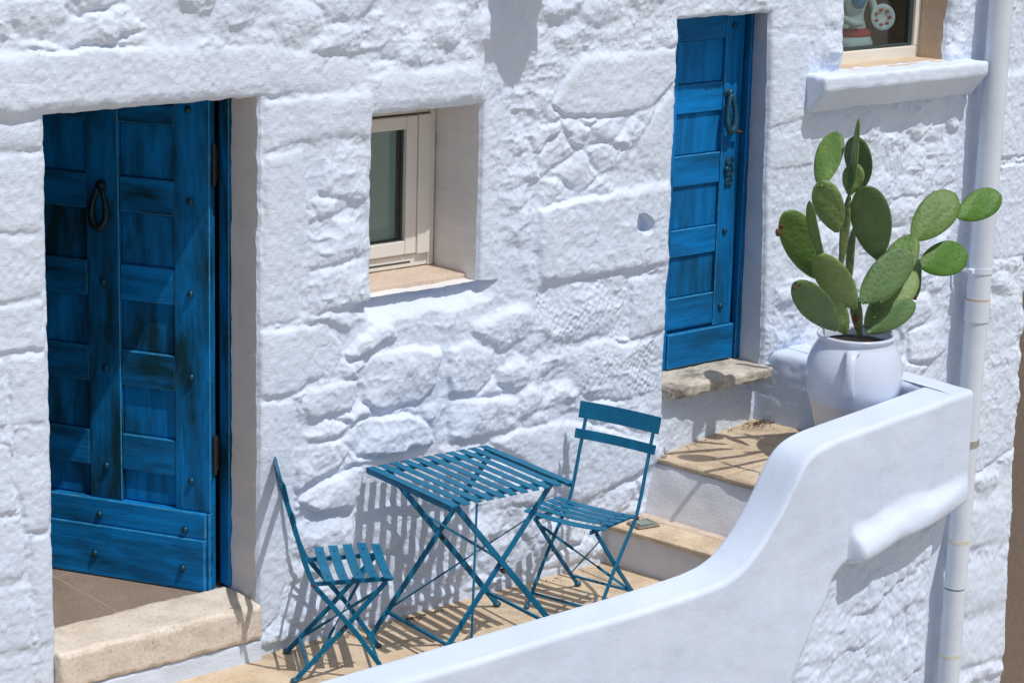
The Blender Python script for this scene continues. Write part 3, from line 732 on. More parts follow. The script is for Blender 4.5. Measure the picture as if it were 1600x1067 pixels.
def wooden_door(loc, rz, width, z0, z1, stiles, cols, rails, mats, pr=0.030, pp=0.010):
    """local x = from hinge edge, local y = towards the viewer, z up. stiles [(u0,u1)], cols [(u0,u1,[rows])], rows (kind,ztop,zbot)."""
    mv, mh = mats
    bm = bmesh.new(); box(bm, 0.004, width, -0.022, 0.0, z0 + 0.004, z1, 0.002)
    d = mesh_bm('door', bm, [mv], house); d.location = loc; d.rotation_euler = (0, 0, rz)
    for (a, b, za, zb) in stiles:
        bm = bmesh.new(); box(bm, a, b, 0.001, pr, za, zb, 0.0035, 1); mesh_bm('stile', bm, [mv, M_EDGE], d)
    for (a, b, rows) in cols:
        for kind, zt, zb in rows:
            bm = bmesh.new()
            if kind == 'p': box(bm, a + 0.002, b - 0.002, 0.001, pp + random.uniform(-0.002, 0.002), zb + 0.002, zt - 0.002, 0.003, 0); mesh_bm('panel', bm, [mv, M_EDGE], d)
            else: box(bm, a + 0.0015, b - 0.0015, 0.001, pr - 0.004 + random.uniform(-0.002, 0.002), zb, zt, 0.0035, 1); mesh_bm('cross_rail', bm, [mh, M_EDGE], d)
    for (a, b, zt, zb, y) in rails:
        bm = bmesh.new(); box(bm, a, b, 0.001, y, zb, zt, 0.005, 1, 2); mesh_bm('bottom_rail', bm, [mh, M_EDGE], d)
    return d

rows = [('p', 2.30, 2.145), ('r', 2.145, 2.064), ('p', 2.064, 1.853), ('r', 1.853, 1.715), ('p', 1.715, 1.508), ('r', 1.508, 1.367), ('p', 1.367, 1.164), ('r', 1.164, 1.022), ('p', 1.022, 0.821), ('r', 0.821, 0.676), ('p', 0.676, 0.545)]
ang = math.atan2(0.870, -0.493)
dl = wooden_door((-1.135, 0.246, 0.0), ang, 0.93, 0.215, 2.30,
                 [(0.0, 0.153, 0.545, 2.30), (0.392, 0.535, 0.545, 2.30), (0.78, 0.93, 0.545, 2.30)],
                 [(0.153, 0.392, rows), (0.535, 0.78, rows)],
                 [(0.014, 0.93, 0.543, 0.437, 0.046), (0.014, 0.93, 0.435, 0.222, 0.056), (0.0, 0.0125, 0.543, 0.222, 0.036)], (M_DV, M_DH))
dl['label'] = 'weathered dark blue panelled door standing ajar in the left doorway'
for (u_, z_, y_) in ((0.081, 1.784, .03), (0.081, 1.422, .03), (0.080, 1.089, .03), (0.082, 0.668, .03), (0.461, 1.433, .03), (0.456, 1.084, .03), (0.459, 0.681, .03), (0.485, 0.479, .046), (0.103, 0.468, .046), (0.503, 0.316, .056), (0.110, 0.311, .056), (0.088, 2.136, .03)):
    bm = bmesh.new(); stud(bm, u_, z_, y_ + 0.003, 0.0145); mesh_bm('stud', bm, M_STUD, dl, True)
teardrop_knocker(dl, 0.462, 1.730, M_IRON, 0.155, 0.045)
for zh in (1.93, 0.78):
    bm = bmesh.new(); box(bm, -0.012, -0.001, -0.02, 0.004, zh - 0.07, zh + 0.07, 0.003)
    bmesh.ops.create_cone(bm, cap_ends=True, segments=10, radius1=0.008, radius2=0.008, depth=0.16, matrix=Matrix.Translation((-0.011, 0.012, zh))); mesh_bm('hinge', bm, M_HINGE, dl, True, 40)
# painted frame of the left doorway
bm = bmesh.new(); box(bm, -1.098, -1.062, 0.196, 0.262, 0.236, 2.22, 0.003, 1); box(bm, -1.985, -1.099, 0.200, 0.262, 2.190, 2.26, 0.003, 1); box(bm, -2.0, -1.965, 0.200, 0.262, 0.236, 2.189, 0.003, 1)
mesh_bm('door_frame', bm, [M_DV, M_EDGE], house)

rows_b = [('r', 2.40, 2.262), ('p', 2.262, 2.066), ('r', 2.066, 1.936), ('p', 1.936, 1.747), ('r', 1.747, 1.607), ('p', 1.607, 1.411), ('r', 1.411, 1.285), ('p', 1.285, 1.095), ('r', 1.095, 0.950), ('p', 0.950, 0.935)]
db = wooden_door((1.700, 0.218, 0.0), math.pi, 0.66, 0.765, 2.40, [(0.022, 0.136, 0.935, 2.40)], [(0.136, 0.43, rows_b)],
                 [(0.006, 0.43, 0.933, 0.770, 0.040)], (M_BV, M_BH), 0.030, 0.012)
# the blue door's own left side continues behind the wall
bm = bmesh.new(); box(bm, 0.43, 0.58, 0.001, 0.030, 0.77, 2.40, 0.0035, 1); mesh_bm('stile', bm, [M_BV, M_EDGE], db)
db['label'] = 'closed bright blue panelled door in the narrow right doorway'
for (u_, z_) in ((0.092, 1.379), (0.096, 1.024), (0.094, 2.315)):
    bm = bmesh.new(); stud(bm, u_, z_, 0.033, 0.0145); mesh_bm('stud', bm, M_STUD, db, True)
teardrop_knocker(db, 0.112, 1.925, M_IRON_L, 0.165, 0.036)
bm = bmesh.new()
bmesh.ops.create_cone(bm, cap_ends=True, segments=8, radius1=0.007, radius2=0.010, depth=0.09, matrix=Matrix.Translation((0.094, 0.062, 1.842)) @ Matrix.Rotation(math.radians(80), 4, 'Y')); mesh_bm('knocker_striker', bm, M_RUST, db, True, 40)
bm = bmesh.new()   # keyhole escutcheon: an openwork plate of curls round a keyhole
box(bm, 0.070, 0.100, 0.0305, 0.036, 1.585, 1.72, 0.004)
for sgn in (-1, 1):
    for zc, r in ((1.700, 0.016), (1.655, 0.020), (1.605, 0.014)):
        sweep(bm, [(0.085 + sgn * (0.012 + r * 0.6 * math.sin(a)), 0.038, zc + r * math.cos(a)) for a in np.linspace(0, math.pi * 1.4, 8)], circ(0.0045, 6))
stud(bm, 0.108, 1.668, 0.042, 0.013)
mesh_bm('lock_plate', bm, M_IRON_L, db, True, 40)
bm = bmesh.new(); bmesh.ops.create_cone(bm, cap_ends=True, segments=12, radius1=0.008, radius2=0.008, depth=0.004, matrix=Matrix.Translation((0.082, 0.0385, 1.648)) @ Matrix.Rotation(math.radians(90), 4, 'X')); mesh_bm('keyhole', bm, M_GASKET, db)
bm = bmesh.new(); box(bm, 1.704, 1.738, 0.172, 0.235, 0.762, 2.42, 0.003, 1); mesh_bm('door_frame', bm, [M_BV, M_EDGE], house)

# ------------------------------------------------------------------ windows
# left window: deep reveal, cream casement, green-grey shutter behind the pane
wy = 0.318
bm = bmesh.new()
box(bm, -0.031, -0.005, wy - 0.012, wy + 0.06, 1.395, 2.10, 0.002)                 # strip against the reveal
box(bm, -0.56, -0.0315, wy - 0.004, wy + 0.06, 2.036, 2.10, 0.003)                 # head
box(bm, -0.56, -0.0315, wy - 0.004, wy + 0.06, 1.396, 1.448, 0.003)               # bottom of outer frame
box(bm, -0.56, -0.53, wy - 0.004, wy + 0.06, 1.449, 2.035, 0.003)
wf = mesh_bm('window_frame', bm, M_UPVC, house)
wf['label'] = 'cream window frame in the deep square opening'
bm = bmesh.new()
box(bm, -0.098, -0.033, wy - 0.024, wy + 0.03, 1.450, 2.030, 0.004, 0, 2)            # sash stile, outer
box(bm, -0.158, -0.1005, wy - 0.018, wy + 0.03, 1.4525, 2.028, 0.005, 0, 2)            # sash stile, inner
box(bm, -0.525, -0.159, wy - 0.018, wy + 0.03, 1.4525, 1.512, 0.005, 0, 2); box(bm, -0.525, -0.159, wy - 0.018, wy + 0.03, 1.975, 2.028, 0.005, 0, 2)
mesh_bm('sash', bm, M_UPVC, wf)
bm = bmesh.new(); box(bm, -0.17, -0.159, wy + 0.004, wy + 0.02, 1.513, 1.974, 0.0); box(bm, -0.525, -0.171, wy + 0.004, wy + 0.02, 1.513, 1.519, 0); mesh_bm('gasket', bm, M_GASKET, wf)
bm = bmesh.new(); box(bm, -0.525, -0.170, wy + 0.008, wy + 0.012, 1.519, 1.975, 0); mesh_bm('pane', bm, M_GLASS, wf)
bm = bmesh.new(); box(bm, -0.36, -0.12, wy + 0.004 - 0.010, wy - 0.0045, 1.414, 1.421, 0.001); mesh_bm('drain_slot', bm, M_GASKET, wf)
bm = bmesh.new(); box(bm, -0.56, -0.1785, wy + 0.026, wy + 0.04, 1.46, 2.02, 0.002)
box(bm, -0.56, -0.208, wy + 0.020, wy + 0.0255, 1.56, 1.98, 0.004)
sh = mesh_bm('inner_shutter', bm, M_SHUT, house)
rounded_block('sill', -0.552, 0.004, 0.098, wy + 0.02, 1.330, 1.392, 0.004, M_SILL, house, 0.05, 0.001)

# right window
ry = 0.177
bm = bmesh.new()
box(bm, 2.10, 2.8795, ry, ry + 0.06, 2.095, 2.152, 0.004, 0, 2); box(bm, 2.842, 2.8795, ry, ry + 0.06, 2.1525, 3.05, 0.004, 0, 2); box(bm, 2.10, 2.16, ry, ry + 0.06, 2.1525, 3.05, 0.004, 0, 2)
box(bm, 2.161, 2.841, ry, ry + 0.06, 3.0, 3.05, 0.004)
rf = mesh_bm('window_frame', bm, M_UPVC_W, house)
rf['label'] = 'white window frame above the whitewashed sill'
bm = bmesh.new(); box(bm, 2.815, 2.8415, ry + 0.014, ry + 0.045, 2.153, 2.999, 0.002); box(bm, 2.161, 2.8145, ry + 0.014, ry + 0.045, 2.153, 2.166, 0.002); mesh_bm('gasket', bm, M_GASKET, rf)
bm = bmesh.new(); box(bm, 2.161, 2.815, ry + 0.026, ry + 0.030, 2.166, 2.999, 0); mesh_bm('pane', bm, M_GLASS, rf)
rounded_block('sill_top', 2.15, 2.875, 0.0, ry + 0.01, 2.06, 2.097, 0.004, M_SILL, house, 0.05, 0.001)
def sill_shear(Wv):
    t = np.clip((2.030 - Wv[:, 2]) / 0.10, 0, 1)                     # the underside tapers back to the wall
    Wv[:, 1] = Wv[:, 1] + 0.090 * t ** 0.9 * np.clip((-Wv[:, 1]) / 0.11 + 0.15, 0, 1)
    return Wv
so = rounded_block('window_sill', 1.905, 3.075, -0.112, 0.03, 1.925, 2.098, 0.02, M_WALL, house, 0.02, 0.006, 0.09, 21, 0.0015, sill_shear)
so['label'] = 'thick rounded whitewashed window sill'

# ------------------------------------------------------------------ thresholds
ts = rounded_block('threshold_stone', -1.99, -1.088, -0.032, 0.235, 0.085, 0.232, 0.014, M_SLAB, house, 0.02, 0.003, 0.12, 31, 0.0010, None, 0.008)
ts['label'] = 'worn pale limestone threshold of the left doorway'
rounded_block('threshold_riser', -1.995, -1.086, -0.022, 0.20, -0.03, 0.083, 0.012, M_WALL, house, 0.02, 0.004, 0.1, 33, 0.001)
bs = rounded_block('threshold_stone', 1.085, 1.745, -0.045, 0.24, 0.705, 0.762, 0.012, M_OLDSLAB, house, 0.018, 0.004, 0.08, 41, 0.0015, None, 0.012)
bs['label'] = 'thin weathered stone slab under the right door'

# ------------------------------------------------------------------ interior floor
fl = plane_grid('interior_floor', -3.1, -0.96, 0.20, 3.0, 0.2174, 4, M_TILEG); tag(fl, 'brown tiled floor seen through the left doorway', None, None, 'structure')
gx, gy, ts_ = -1.567, 0.745, 0.60
for i in range(-3, 1):
    for j in range(-1, 4):
        x0 = gx + i * ts_; y0 = gy + j * ts_
        xa, xb = max(x0 + 0.002, -3.09), min(x0 + ts_ - 0.002, -0.965); ya, yb = max(y0 + 0.002, 0.238), min(y0 + ts_ - 0.002, 2.99)
        if xb - xa < 0.03 or yb - ya < 0.03: continue
        bm = bmesh.new(); box(bm, xa, xb, ya, yb, 0.19, 0.2185, 0.001); mesh_bm('tile', bm, M_TILE, fl)

# ------------------------------------------------------------------ terrace, steps, landing
tf = plane_grid('terrace_floor', -3.4, 0.95, -0.9, 0.05, -0.012, 6, M_GROUT); tag(tf, 'warm limestone terrace floor along the house', None, None, 'structure')
xs = [-3.4, -2.85, -2.2, -1.62, -1.02, -0.44, 0.15, 0.62, 0.95]
for i in range(len(xs) - 1):
    off = 0.05 * (i % 3 - 1)
    for (ya, yb) in ((-0.90, -0.43 + off), (-0.427 + off, 0.035)):
        if i == len(xs) - 2: x1_ = 0.93
        else: x1_ = xs[i + 1] - 0.0015
        rounded_block('tile', xs[i] + 0.0015, x1_, ya + 0.0015, yb - 0.0015, -0.06, 0.0 + random.uniform(-0.0015, 0.0015), 0.004, M_FLOOR, tf, 0.06, 0.0022, 0.2, 50 + i, 0.0006)

def skew(k, y0=0.0):
    def f(Wv): Wv[:, 0] = Wv[:, 0] - k * (Wv[:, 1] - y0); return Wv
    return f
steps = empty('stone_steps', (0.9, -0.4, 0)); tag(steps, 'two white stone steps rising from the terrace to the landing', 'steps')
def rel(o, root):  # keep world place while parenting to an empty with a location
    o.parent = root; o.matrix_parent_inverse = Matrix.Translation(-Vector(root.location)); return o
def rb(name, *a, root=None, **k): return rel(rounded_block(name, *a, **k), root)
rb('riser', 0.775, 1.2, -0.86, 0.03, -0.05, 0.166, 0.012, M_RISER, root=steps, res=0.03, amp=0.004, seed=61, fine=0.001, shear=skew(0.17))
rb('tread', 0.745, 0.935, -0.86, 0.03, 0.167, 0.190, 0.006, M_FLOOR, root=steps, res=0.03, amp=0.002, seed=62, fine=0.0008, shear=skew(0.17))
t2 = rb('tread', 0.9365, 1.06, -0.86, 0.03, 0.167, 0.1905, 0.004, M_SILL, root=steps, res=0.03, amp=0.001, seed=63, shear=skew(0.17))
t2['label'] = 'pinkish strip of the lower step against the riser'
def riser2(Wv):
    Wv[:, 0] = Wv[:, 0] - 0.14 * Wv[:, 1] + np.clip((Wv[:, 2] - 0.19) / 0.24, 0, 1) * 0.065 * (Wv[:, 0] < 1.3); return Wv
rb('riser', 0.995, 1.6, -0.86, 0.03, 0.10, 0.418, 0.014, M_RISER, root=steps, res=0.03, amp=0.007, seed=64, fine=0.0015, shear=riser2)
def lift(Wv):
    Wv[:, 0] -= 0.12 * Wv[:, 1] * (Wv[:, 0] < 1.2); Wv[:, 2] += 0.045 * np.clip((Wv[:, 0] - 1.07) / 0.7, 0, 1.2); return Wv
landing = rounded_block('landing_floor', 1.2, 1.80, -0.86, 0.12, 0.10, 0.417, 0.01, M_GROUT, None, 0.1, 0.0, shear=lift); tag(landing, 'limestone landing in front of the right door', None, None, 'structure')
k_ = 0
for (xa, xb) in ((1.052, 1.55), (1.553, 1.84)):
    for (ya, yb) in ((-0.86, -0.382), (-0.379, 0.115)):
        k_ += 1
        rounded_block('tile', xa, xb, ya, yb, 0.4185, 0.440, 0.005, M_LAND, landing, 0.03, 0.0025, 0.15, 70 + k_, 0.001, lift, 0.006)
# small light set into the lower step
sl_ = empty('step_light', (0.874, -0.118, 0.191)); tag(sl_, 'small square metal plate with glass set in the lower step', 'step light')
bm = bmesh.new(); box(bm, -0.058, 0.058, -0.05, 0.05, 0.001, 0.0085, 0.003); o = mesh_bm('plate', bm, M_PLATE, sl_); o.rotation_euler = (0, 0, -0.17)
bm = bmesh.new(); box(bm, -0.034, 0.034, -0.028, 0.028, 0.0087, 0.0115, 0.002); o = mesh_bm('lens', bm, M_PLATEG, sl_); o.rotation_euler = (0, 0, -0.17)

# ------------------------------------------------------------------ parapet
parapet = empty('parapet_wall', (0.3, -0.9, 0)); tag(parapet, 'smooth whitewashed parapet sweeping up from the terrace to the landing', 'wall')
PX = np.array([-3.4, -1.4, 0.0, 0.25, 0.42, 0.52, 0.60, 0.68, 0.745, 0.80, 0.845, 0.885, 0.915, 0.945, 0.985, 1.04, 1.12, 1.5, 1.9, 2.03])
PZ = np.array([0.225, 0.240, 0.248, 0.254, 0.262, 0.276, 0.306, 0.366, 0.434, 0.505, 0.575, 0.640, 0.682, 0.708, 0.730, 0.745, 0.757, 0.788, 0.824, 0.832])
_f = np.linspace(-3.4, 2.03, 2000); _g = np.interp(_f, PX, PZ)
for _ in range(2): _g[8:-8] = np.convolve(_g, np.ones(17) / 17, 'valid')
def ztop(x): return np.interp(x, _f, _g)
YI, YO = -0.80, -1.00
XE = 2.03
colx = np.concatenate([np.linspace(-3.4, -2.3, 12)[:-1], np.linspace(-2.3, 1.97, 560), XE - 0.06 * (1 - np.sin(np.linspace(0, 1, 9) * math.pi / 2))[1:]])
ra, rb_ = 0.024, 0.022
FLO = [W for W in [(1.30, 0.30), (1.244, 0.300), (1.178, 0.245), (1.135, 0.16), (1.094, 0.065), (0.987, -0.075), (0.903, -0.235), (0.87, -0.42), (0.85, -0.7), (0.85, -3.0)]]
flz = np.array([p[1] for p in FLO])[::-1]; flx = np.array([p[0] for p in FLO])[::-1]
def masonry_cells(x, z):
    v = z - 0.26 * x + 0.045 * fbm2(x, z, 0.24, 3, 71); row = np.floor(v / 0.15).astype(np.int64); fv = v / 0.15 - row
    wd = 0.26 + 0.10 * _h(row, 1, 2, 9); uu = (x + 0.035 * fbm2(x, z, 0.16, 3, 72) + 0.13 * _h(row, 7, 2, 9)) / wd; cu = np.floor(uu).astype(np.int64); fu = uu - cu
    e = np.minimum(np.minimum(fv, 1 - fv) * 0.15, np.minimum(fu, 1 - fu) * wd)
    return row * 97 + cu, np.clip(1 - e / 0.012, 0, 1)
def outer_y(x, z, Xc):
    """relief of the parapet's street face: smooth render, a long rounded corbel, rough masonry under it."""
    y = np.full(x.shape, YO)
    y += 0.006 * fbm2(x, z, 0.35, 3, 81) + 0.0010 * fbm2(x, z, 0.06, 3, 82)
    y -= 0.02 * np.clip((0.15 - z) / 1.0, 0, 1)
    fx = np.interp(z, flz, flx) + 0.012 * fbm2(x, z, 0.09, 3, 83)
    under = np.clip((x - fx) / 0.10, 0, 1)
    cz = 0.262 + (x - 1.25) / (1.93 - 1.25) * 0.098 + 0.012 * fbm2(x, z * 0 + 0.3, 0.22, 2, 89)                     # axis of the corbel
    below = np.clip((cz - 0.040 - z) / 0.055, 0, 1)
    mk = under * below; mk = mk * mk * (3 - 2 * mk)
    ms = 0.052 + 0.0 * x
    cid, joint = masonry_cells(x, z)
    rub = 0.011 * fbm2(x + 0.6 * z, z * 1.5 - 0.5 * x, 0.13, 4, 84) - 0.007 * joint * np.clip(fbm2(x, z, 0.2, 2, 88) * 1.5 + 0.6, 0, 1) + 0.008 * (_h(cid, 3, 1, 5)) + 0.004 * fbm2(x, z, 0.025, 2, 85)
    y += mk * (ms - 0.9 * rub)
    t = (z - cz) / (np.where(z > cz, 0.064, 0.085) + 0.012 * fbm2(x, z, 0.20, 2, 86)); on_ = np.sqrt(np.clip(1 - (1 - np.clip((x - 1.235) / 0.035, 0, 1)) ** 2, 0, 1)) * np.clip((x - 1.0), 0, 1) ** 0
    up = np.sqrt(np.clip(1 - t ** 2, 0, 1)); tail = np.where(t > 0.6, np.minimum(up + 0.0, 1) * 0 + np.clip(1.55 - t, 0, 0.95) ** 1.6 * 0.87, up)
    prof = np.where(t > 0, np.minimum(1, tail), up)
    y -= on_ * np.clip((2.02 - x) / 0.34, 0, 1) ** 0.7 * 0.060 * prof * np.where(z > cz - 0.12, 1, 0) * (1 + 0.28 * fbm2(x, z, 0.20, 2, 87))
    return y
n_out = 250
tz = np.concatenate([np.linspace(0, 0.45, 30)[:-1], np.linspace(0.45, 1, n_out)])
cols = []
for xi, x in enumerate(colx):
    zt = float(ztop(x)); e = max(0.0, (x - (XE - 0.06)) / 0.06); inset = 0.06 * (1 - math.sqrt(max(0, 1 - e * e)))
    zl = zt - ra
    zz_ = -2.9 + tz * (zl + 2.9)
    zz_ = np.where(tz > 0.45, -1.3 + (tz - 0.45) / 0.55 * (zl + 1.3), -2.9 + tz / 0.45 * 1.6)
    yy = outer_y(np.full_like(zz_, x), zz_, x)
    y_edge = yy[-1]
    a = np.linspace(0, math.pi / 2, 7)[1:]
    ao = np.stack([np.full(6, x), y_edge + ra * (1 - np.cos(a)), zl + ra * np.sin(a)], -1)
    yin = YI if x < 1.885 else 0.02
    nt = 14 if x < 1.885 else 14
    ty = np.linspace(y_edge + ra, yin - (rb_ if x < 1.885 else 0), nt)[1:-1]
    tw = 0.003 * noise2(np.full_like(ty, x) / 0.15, ty / 0.15, 90)
    top = np.stack([np.full_like(ty, x), ty, zt + tw], -1)
    ai = np.stack([np.full(6, x), yin - rb_ + rb_ * np.sin(np.linspace(0, math.pi / 2, 6)), zt - rb_ + rb_ * np.cos(np.linspace(0, math.pi / 2, 6))], -1)
    if x >= 1.885: ai[:, 1] = yin; ai[:, 2] = np.linspace(zt, zt - rb_, 6)
    zi = np.linspace(zt - rb_, -0.1 if x < 1.885 else 0.3, 10)[1:]
    inn = np.stack([np.full_like(zi, x), np.full_like(zi, yin), zi], -1)
    c = np.concatenate([np.stack([np.full_like(zz_, x), yy, zz_], -1), ao, top, ai, inn])
    # the masonry under the corbel stops a little short of the parapet's end
    if x > 1.5:
        lo = np.clip((0.27 - c[:, 2]) / 0.05, 0, 1) * (c[:, 1] < YI - 0.02)
        c[:, 0] = c[:, 0] - lo * 0.165 * (x - 1.5) / 0.53 + lo * 0.012 * noise2(c[:, 2] / 0.06, np.full(len(c), x) * 3, 95) * min(1, max(0, (x - 1.8) / 0.2))
    if inset: c[:, 1] = np.where(c[:, 1] < YI, c[:, 1] + inset, c[:, 1]); c[:, 2] = np.where(c[:, 2] > zt - 0.05, c[:, 2] - inset * 0.5, c[:, 2])
    cols.append(c)
G = np.stack(cols); ncol, nrow = G.shape[:2]
GY = G.copy()
id_ = np.arange(ncol * nrow).reshape(ncol, nrow)
Qp = np.stack([id_[:-1, :-1], id_[1:, :-1], id_[1:, 1:], id_[:-1, 1:]], -1)
jump = np.searchsorted(colx, 1.885)
okq = np.ones(Qp.shape[:2], bool); okq[jump - 1, n_out + 29 - 0 + 6:] = False    # where the inner face turns the corner
# the masonry under the corbel: every block its own piece, sharing the border with its neighbours
cxq = (G[:-1, :-1, 0] + G[1:, 1:, 0]) / 2; czq = (G[:-1, :-1, 2] + G[1:, 1:, 2]) / 2
colq = np.repeat(((colx[:-1] + colx[1:]) / 2)[:, None], Qp.shape[1], 1)
fxq = np.interp(czq, flz, flx) + 0.03
ism = okq & (colq > fxq) & (np.arange(Qp.shape[1])[None] < n_out + 28) & (czq < 0.262 + (colq - 1.25) / 0.68 * 0.098 - 0.085) & (czq > -1.2)
cidq, _j = masonry_cells(colq, czq); cidq = np.where(ism, cidq, -10 ** 6)
dG = np.cross(np.gradient(G, axis=0), np.gradient(G, axis=1)); dG /= np.maximum(np.linalg.norm(dG, axis=-1, keepdims=True), 1e-9); dGf = dG.reshape(-1, 3); Gf = G.reshape(-1, 3)
def piece(name, q, parent):
    uq, inv = np.unique(q, return_inverse=True); return mesh_np(name, Gf[uq], inv.reshape(q.shape), M_PARA, parent, True, dGf[uq])
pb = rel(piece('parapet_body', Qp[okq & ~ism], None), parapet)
pm = empty('masonry_face'); rel(pm, parapet)
for c_ in np.unique(cidq[ism]):
    q_ = Qp[ism & (cidq == c_)]
    if len(q_) >= 12: piece('block', q_, pm)
    else: piece('block_chip', q_, pm)
# end cap at the right
capv = G[-1]; capq = []
bm = bmesh.new(); vs = [bm.verts.new(p) for p in capv]; bm.faces.new(vs); rel(mesh_bm('end_face', bm, M_PARA), parapet)
# inner end face of the landing (leans back slightly so that the sun rakes it) and its rounded top
zc_, yc_ = np.meshgrid(np.linspace(0, 1, 40), np.linspace(0, 1, 60), indexing='ij')
yv = -0.83 + yc_ * 0.97
xb_ = 1.872 - 0.105 * (yv + 0.80) / 0.80
zt_ = float(ztop(1.885)) - 0.0015 + 0 * yc_
zv = 0.36 + zc_ * (zt_ - 0.36)
lean = 0.020 * (zv - 0.45)
tc_ = np.clip((zc_ - 0.90) / 0.10, 0, 1)
xv = xb_ + lean + 0.022 * (1 - np.sqrt(1 - np.clip(tc_, 0, 1) ** 2 * 0.999)) + 0.004 * fbm2(yv, zv, 0.1, 3, 91) + 0.003 * fbm2(yv, zv, 0.025, 2, 92)
E1 = np.stack([xv, yv, zv], -1)
Vt = np.concatenate([E1, np.stack([np.full(60, 1.99), yv[0], np.full(60, float(ztop(1.885)) - 0.0012)], -1)[None]])
id2 = np.arange(Vt.shape[0] * 60).reshape(Vt.shape[0], 60)
rel(mesh_np('landing_end_face', Vt.reshape(-1, 3), np.stack([id2[:-1, :-1], id2[:-1, 1:], id2[1:, 1:], id2[1:, :-1]], -1).reshape(-1, 4), M_PARA), parapet)

# ------------------------------------------------------------------ drainpipe
pipe = empty('drainpipe', (3.24, -0.085, -2.9)); tag(pipe, 'white plastic drainpipe running down the wall behind the parapet end', 'drainpipe')
def tube_parts(name, pts, r, m_, root, k=28):
    bm = bmesh.new(); sweep(bm, pts, circ(r, k), side=(1, 0, 0)); return rel(mesh_bm(name, bm, m_, None, True, 40), root)
cxp = 3.150
tube_parts('pipe_section', [(cxp, -0.088, 3.68), (cxp, -0.088, 2.3), (cxp, -0.088, 0.915)], 0.0585, M_PIPE, pipe)
tube_parts('pipe_section', [(cxp, -0.088, 0.905), (cxp, -0.088, 0.0), (cxp + 0.0, -0.088, -0.60)], 0.0565, M_PIPE, pipe)
tube_parts('pipe_section', [(cxp, -0.088, -0.61), (cxp, -0.088, -1.3), (cxp, -0.088, -2.9)], 0.0565, M_PIPE, pipe)
tube_parts('socket', [(cxp, -0.088, 0.80), (cxp, -0.088, 0.9049)], 0.0625, M_PIPE, pipe)
tube_parts('joint_ring', [(cxp, -0.088, 0.9051), (cxp, -0.088, 0.913)], 0.0612, M_SILL, pipe)
for zc2 in (-0.36, -0.98):
    tube_parts('joint_ring', [(cxp, -0.088, zc2), (cxp, -0.088, zc2 + 0.02)], 0.0572, M_PIPEY, pipe)
for zc2 in (1.045, 0.16, 2.75):
    bm = bmesh.new()
    sweep(bm, [(cxp, -0.088, zc2), (cxp, -0.088, zc2 + 0.028)], circ(0.0630, 28), side=(1, 0, 0))
    bar(bm, (cxp - 0.060, -0.085, zc2 + 0.014), (cxp - 0.105, 0.02, zc2 + 0.014), 0.014, 0.014)
    box(bm, cxp - 0.085, cxp - 0.06, -0.105, -0.07, zc2 + 0.002, zc2 + 0.026, 0.003)
    rel(mesh_bm('clamp', bm, M_PIPE if zc2 > 0.5 else M_ZINC, None, True, 40), pipe)

# ------------------------------------------------------------------ neighbouring house beyond the corner
nb = empty('neighbouring_house', (6.2, 3.0, -2.9)); tag(nb, 'brown rendered house side in shade beyond the right corner', 'house')
rel(rounded_block('side_wall', 4.75, 8.5, -0.2, 7.0, -2.9, 4.2, 0.03, M_NEIGH, None, 0.25, 0.01, 0.6, 97), nb)
bm = bmesh.new(); box(bm, 4.6, 8.6, -0.3, 7.1, 4.202, 4.4, 0.02); rel(mesh_bm('roof', bm, M_WALL), nb)

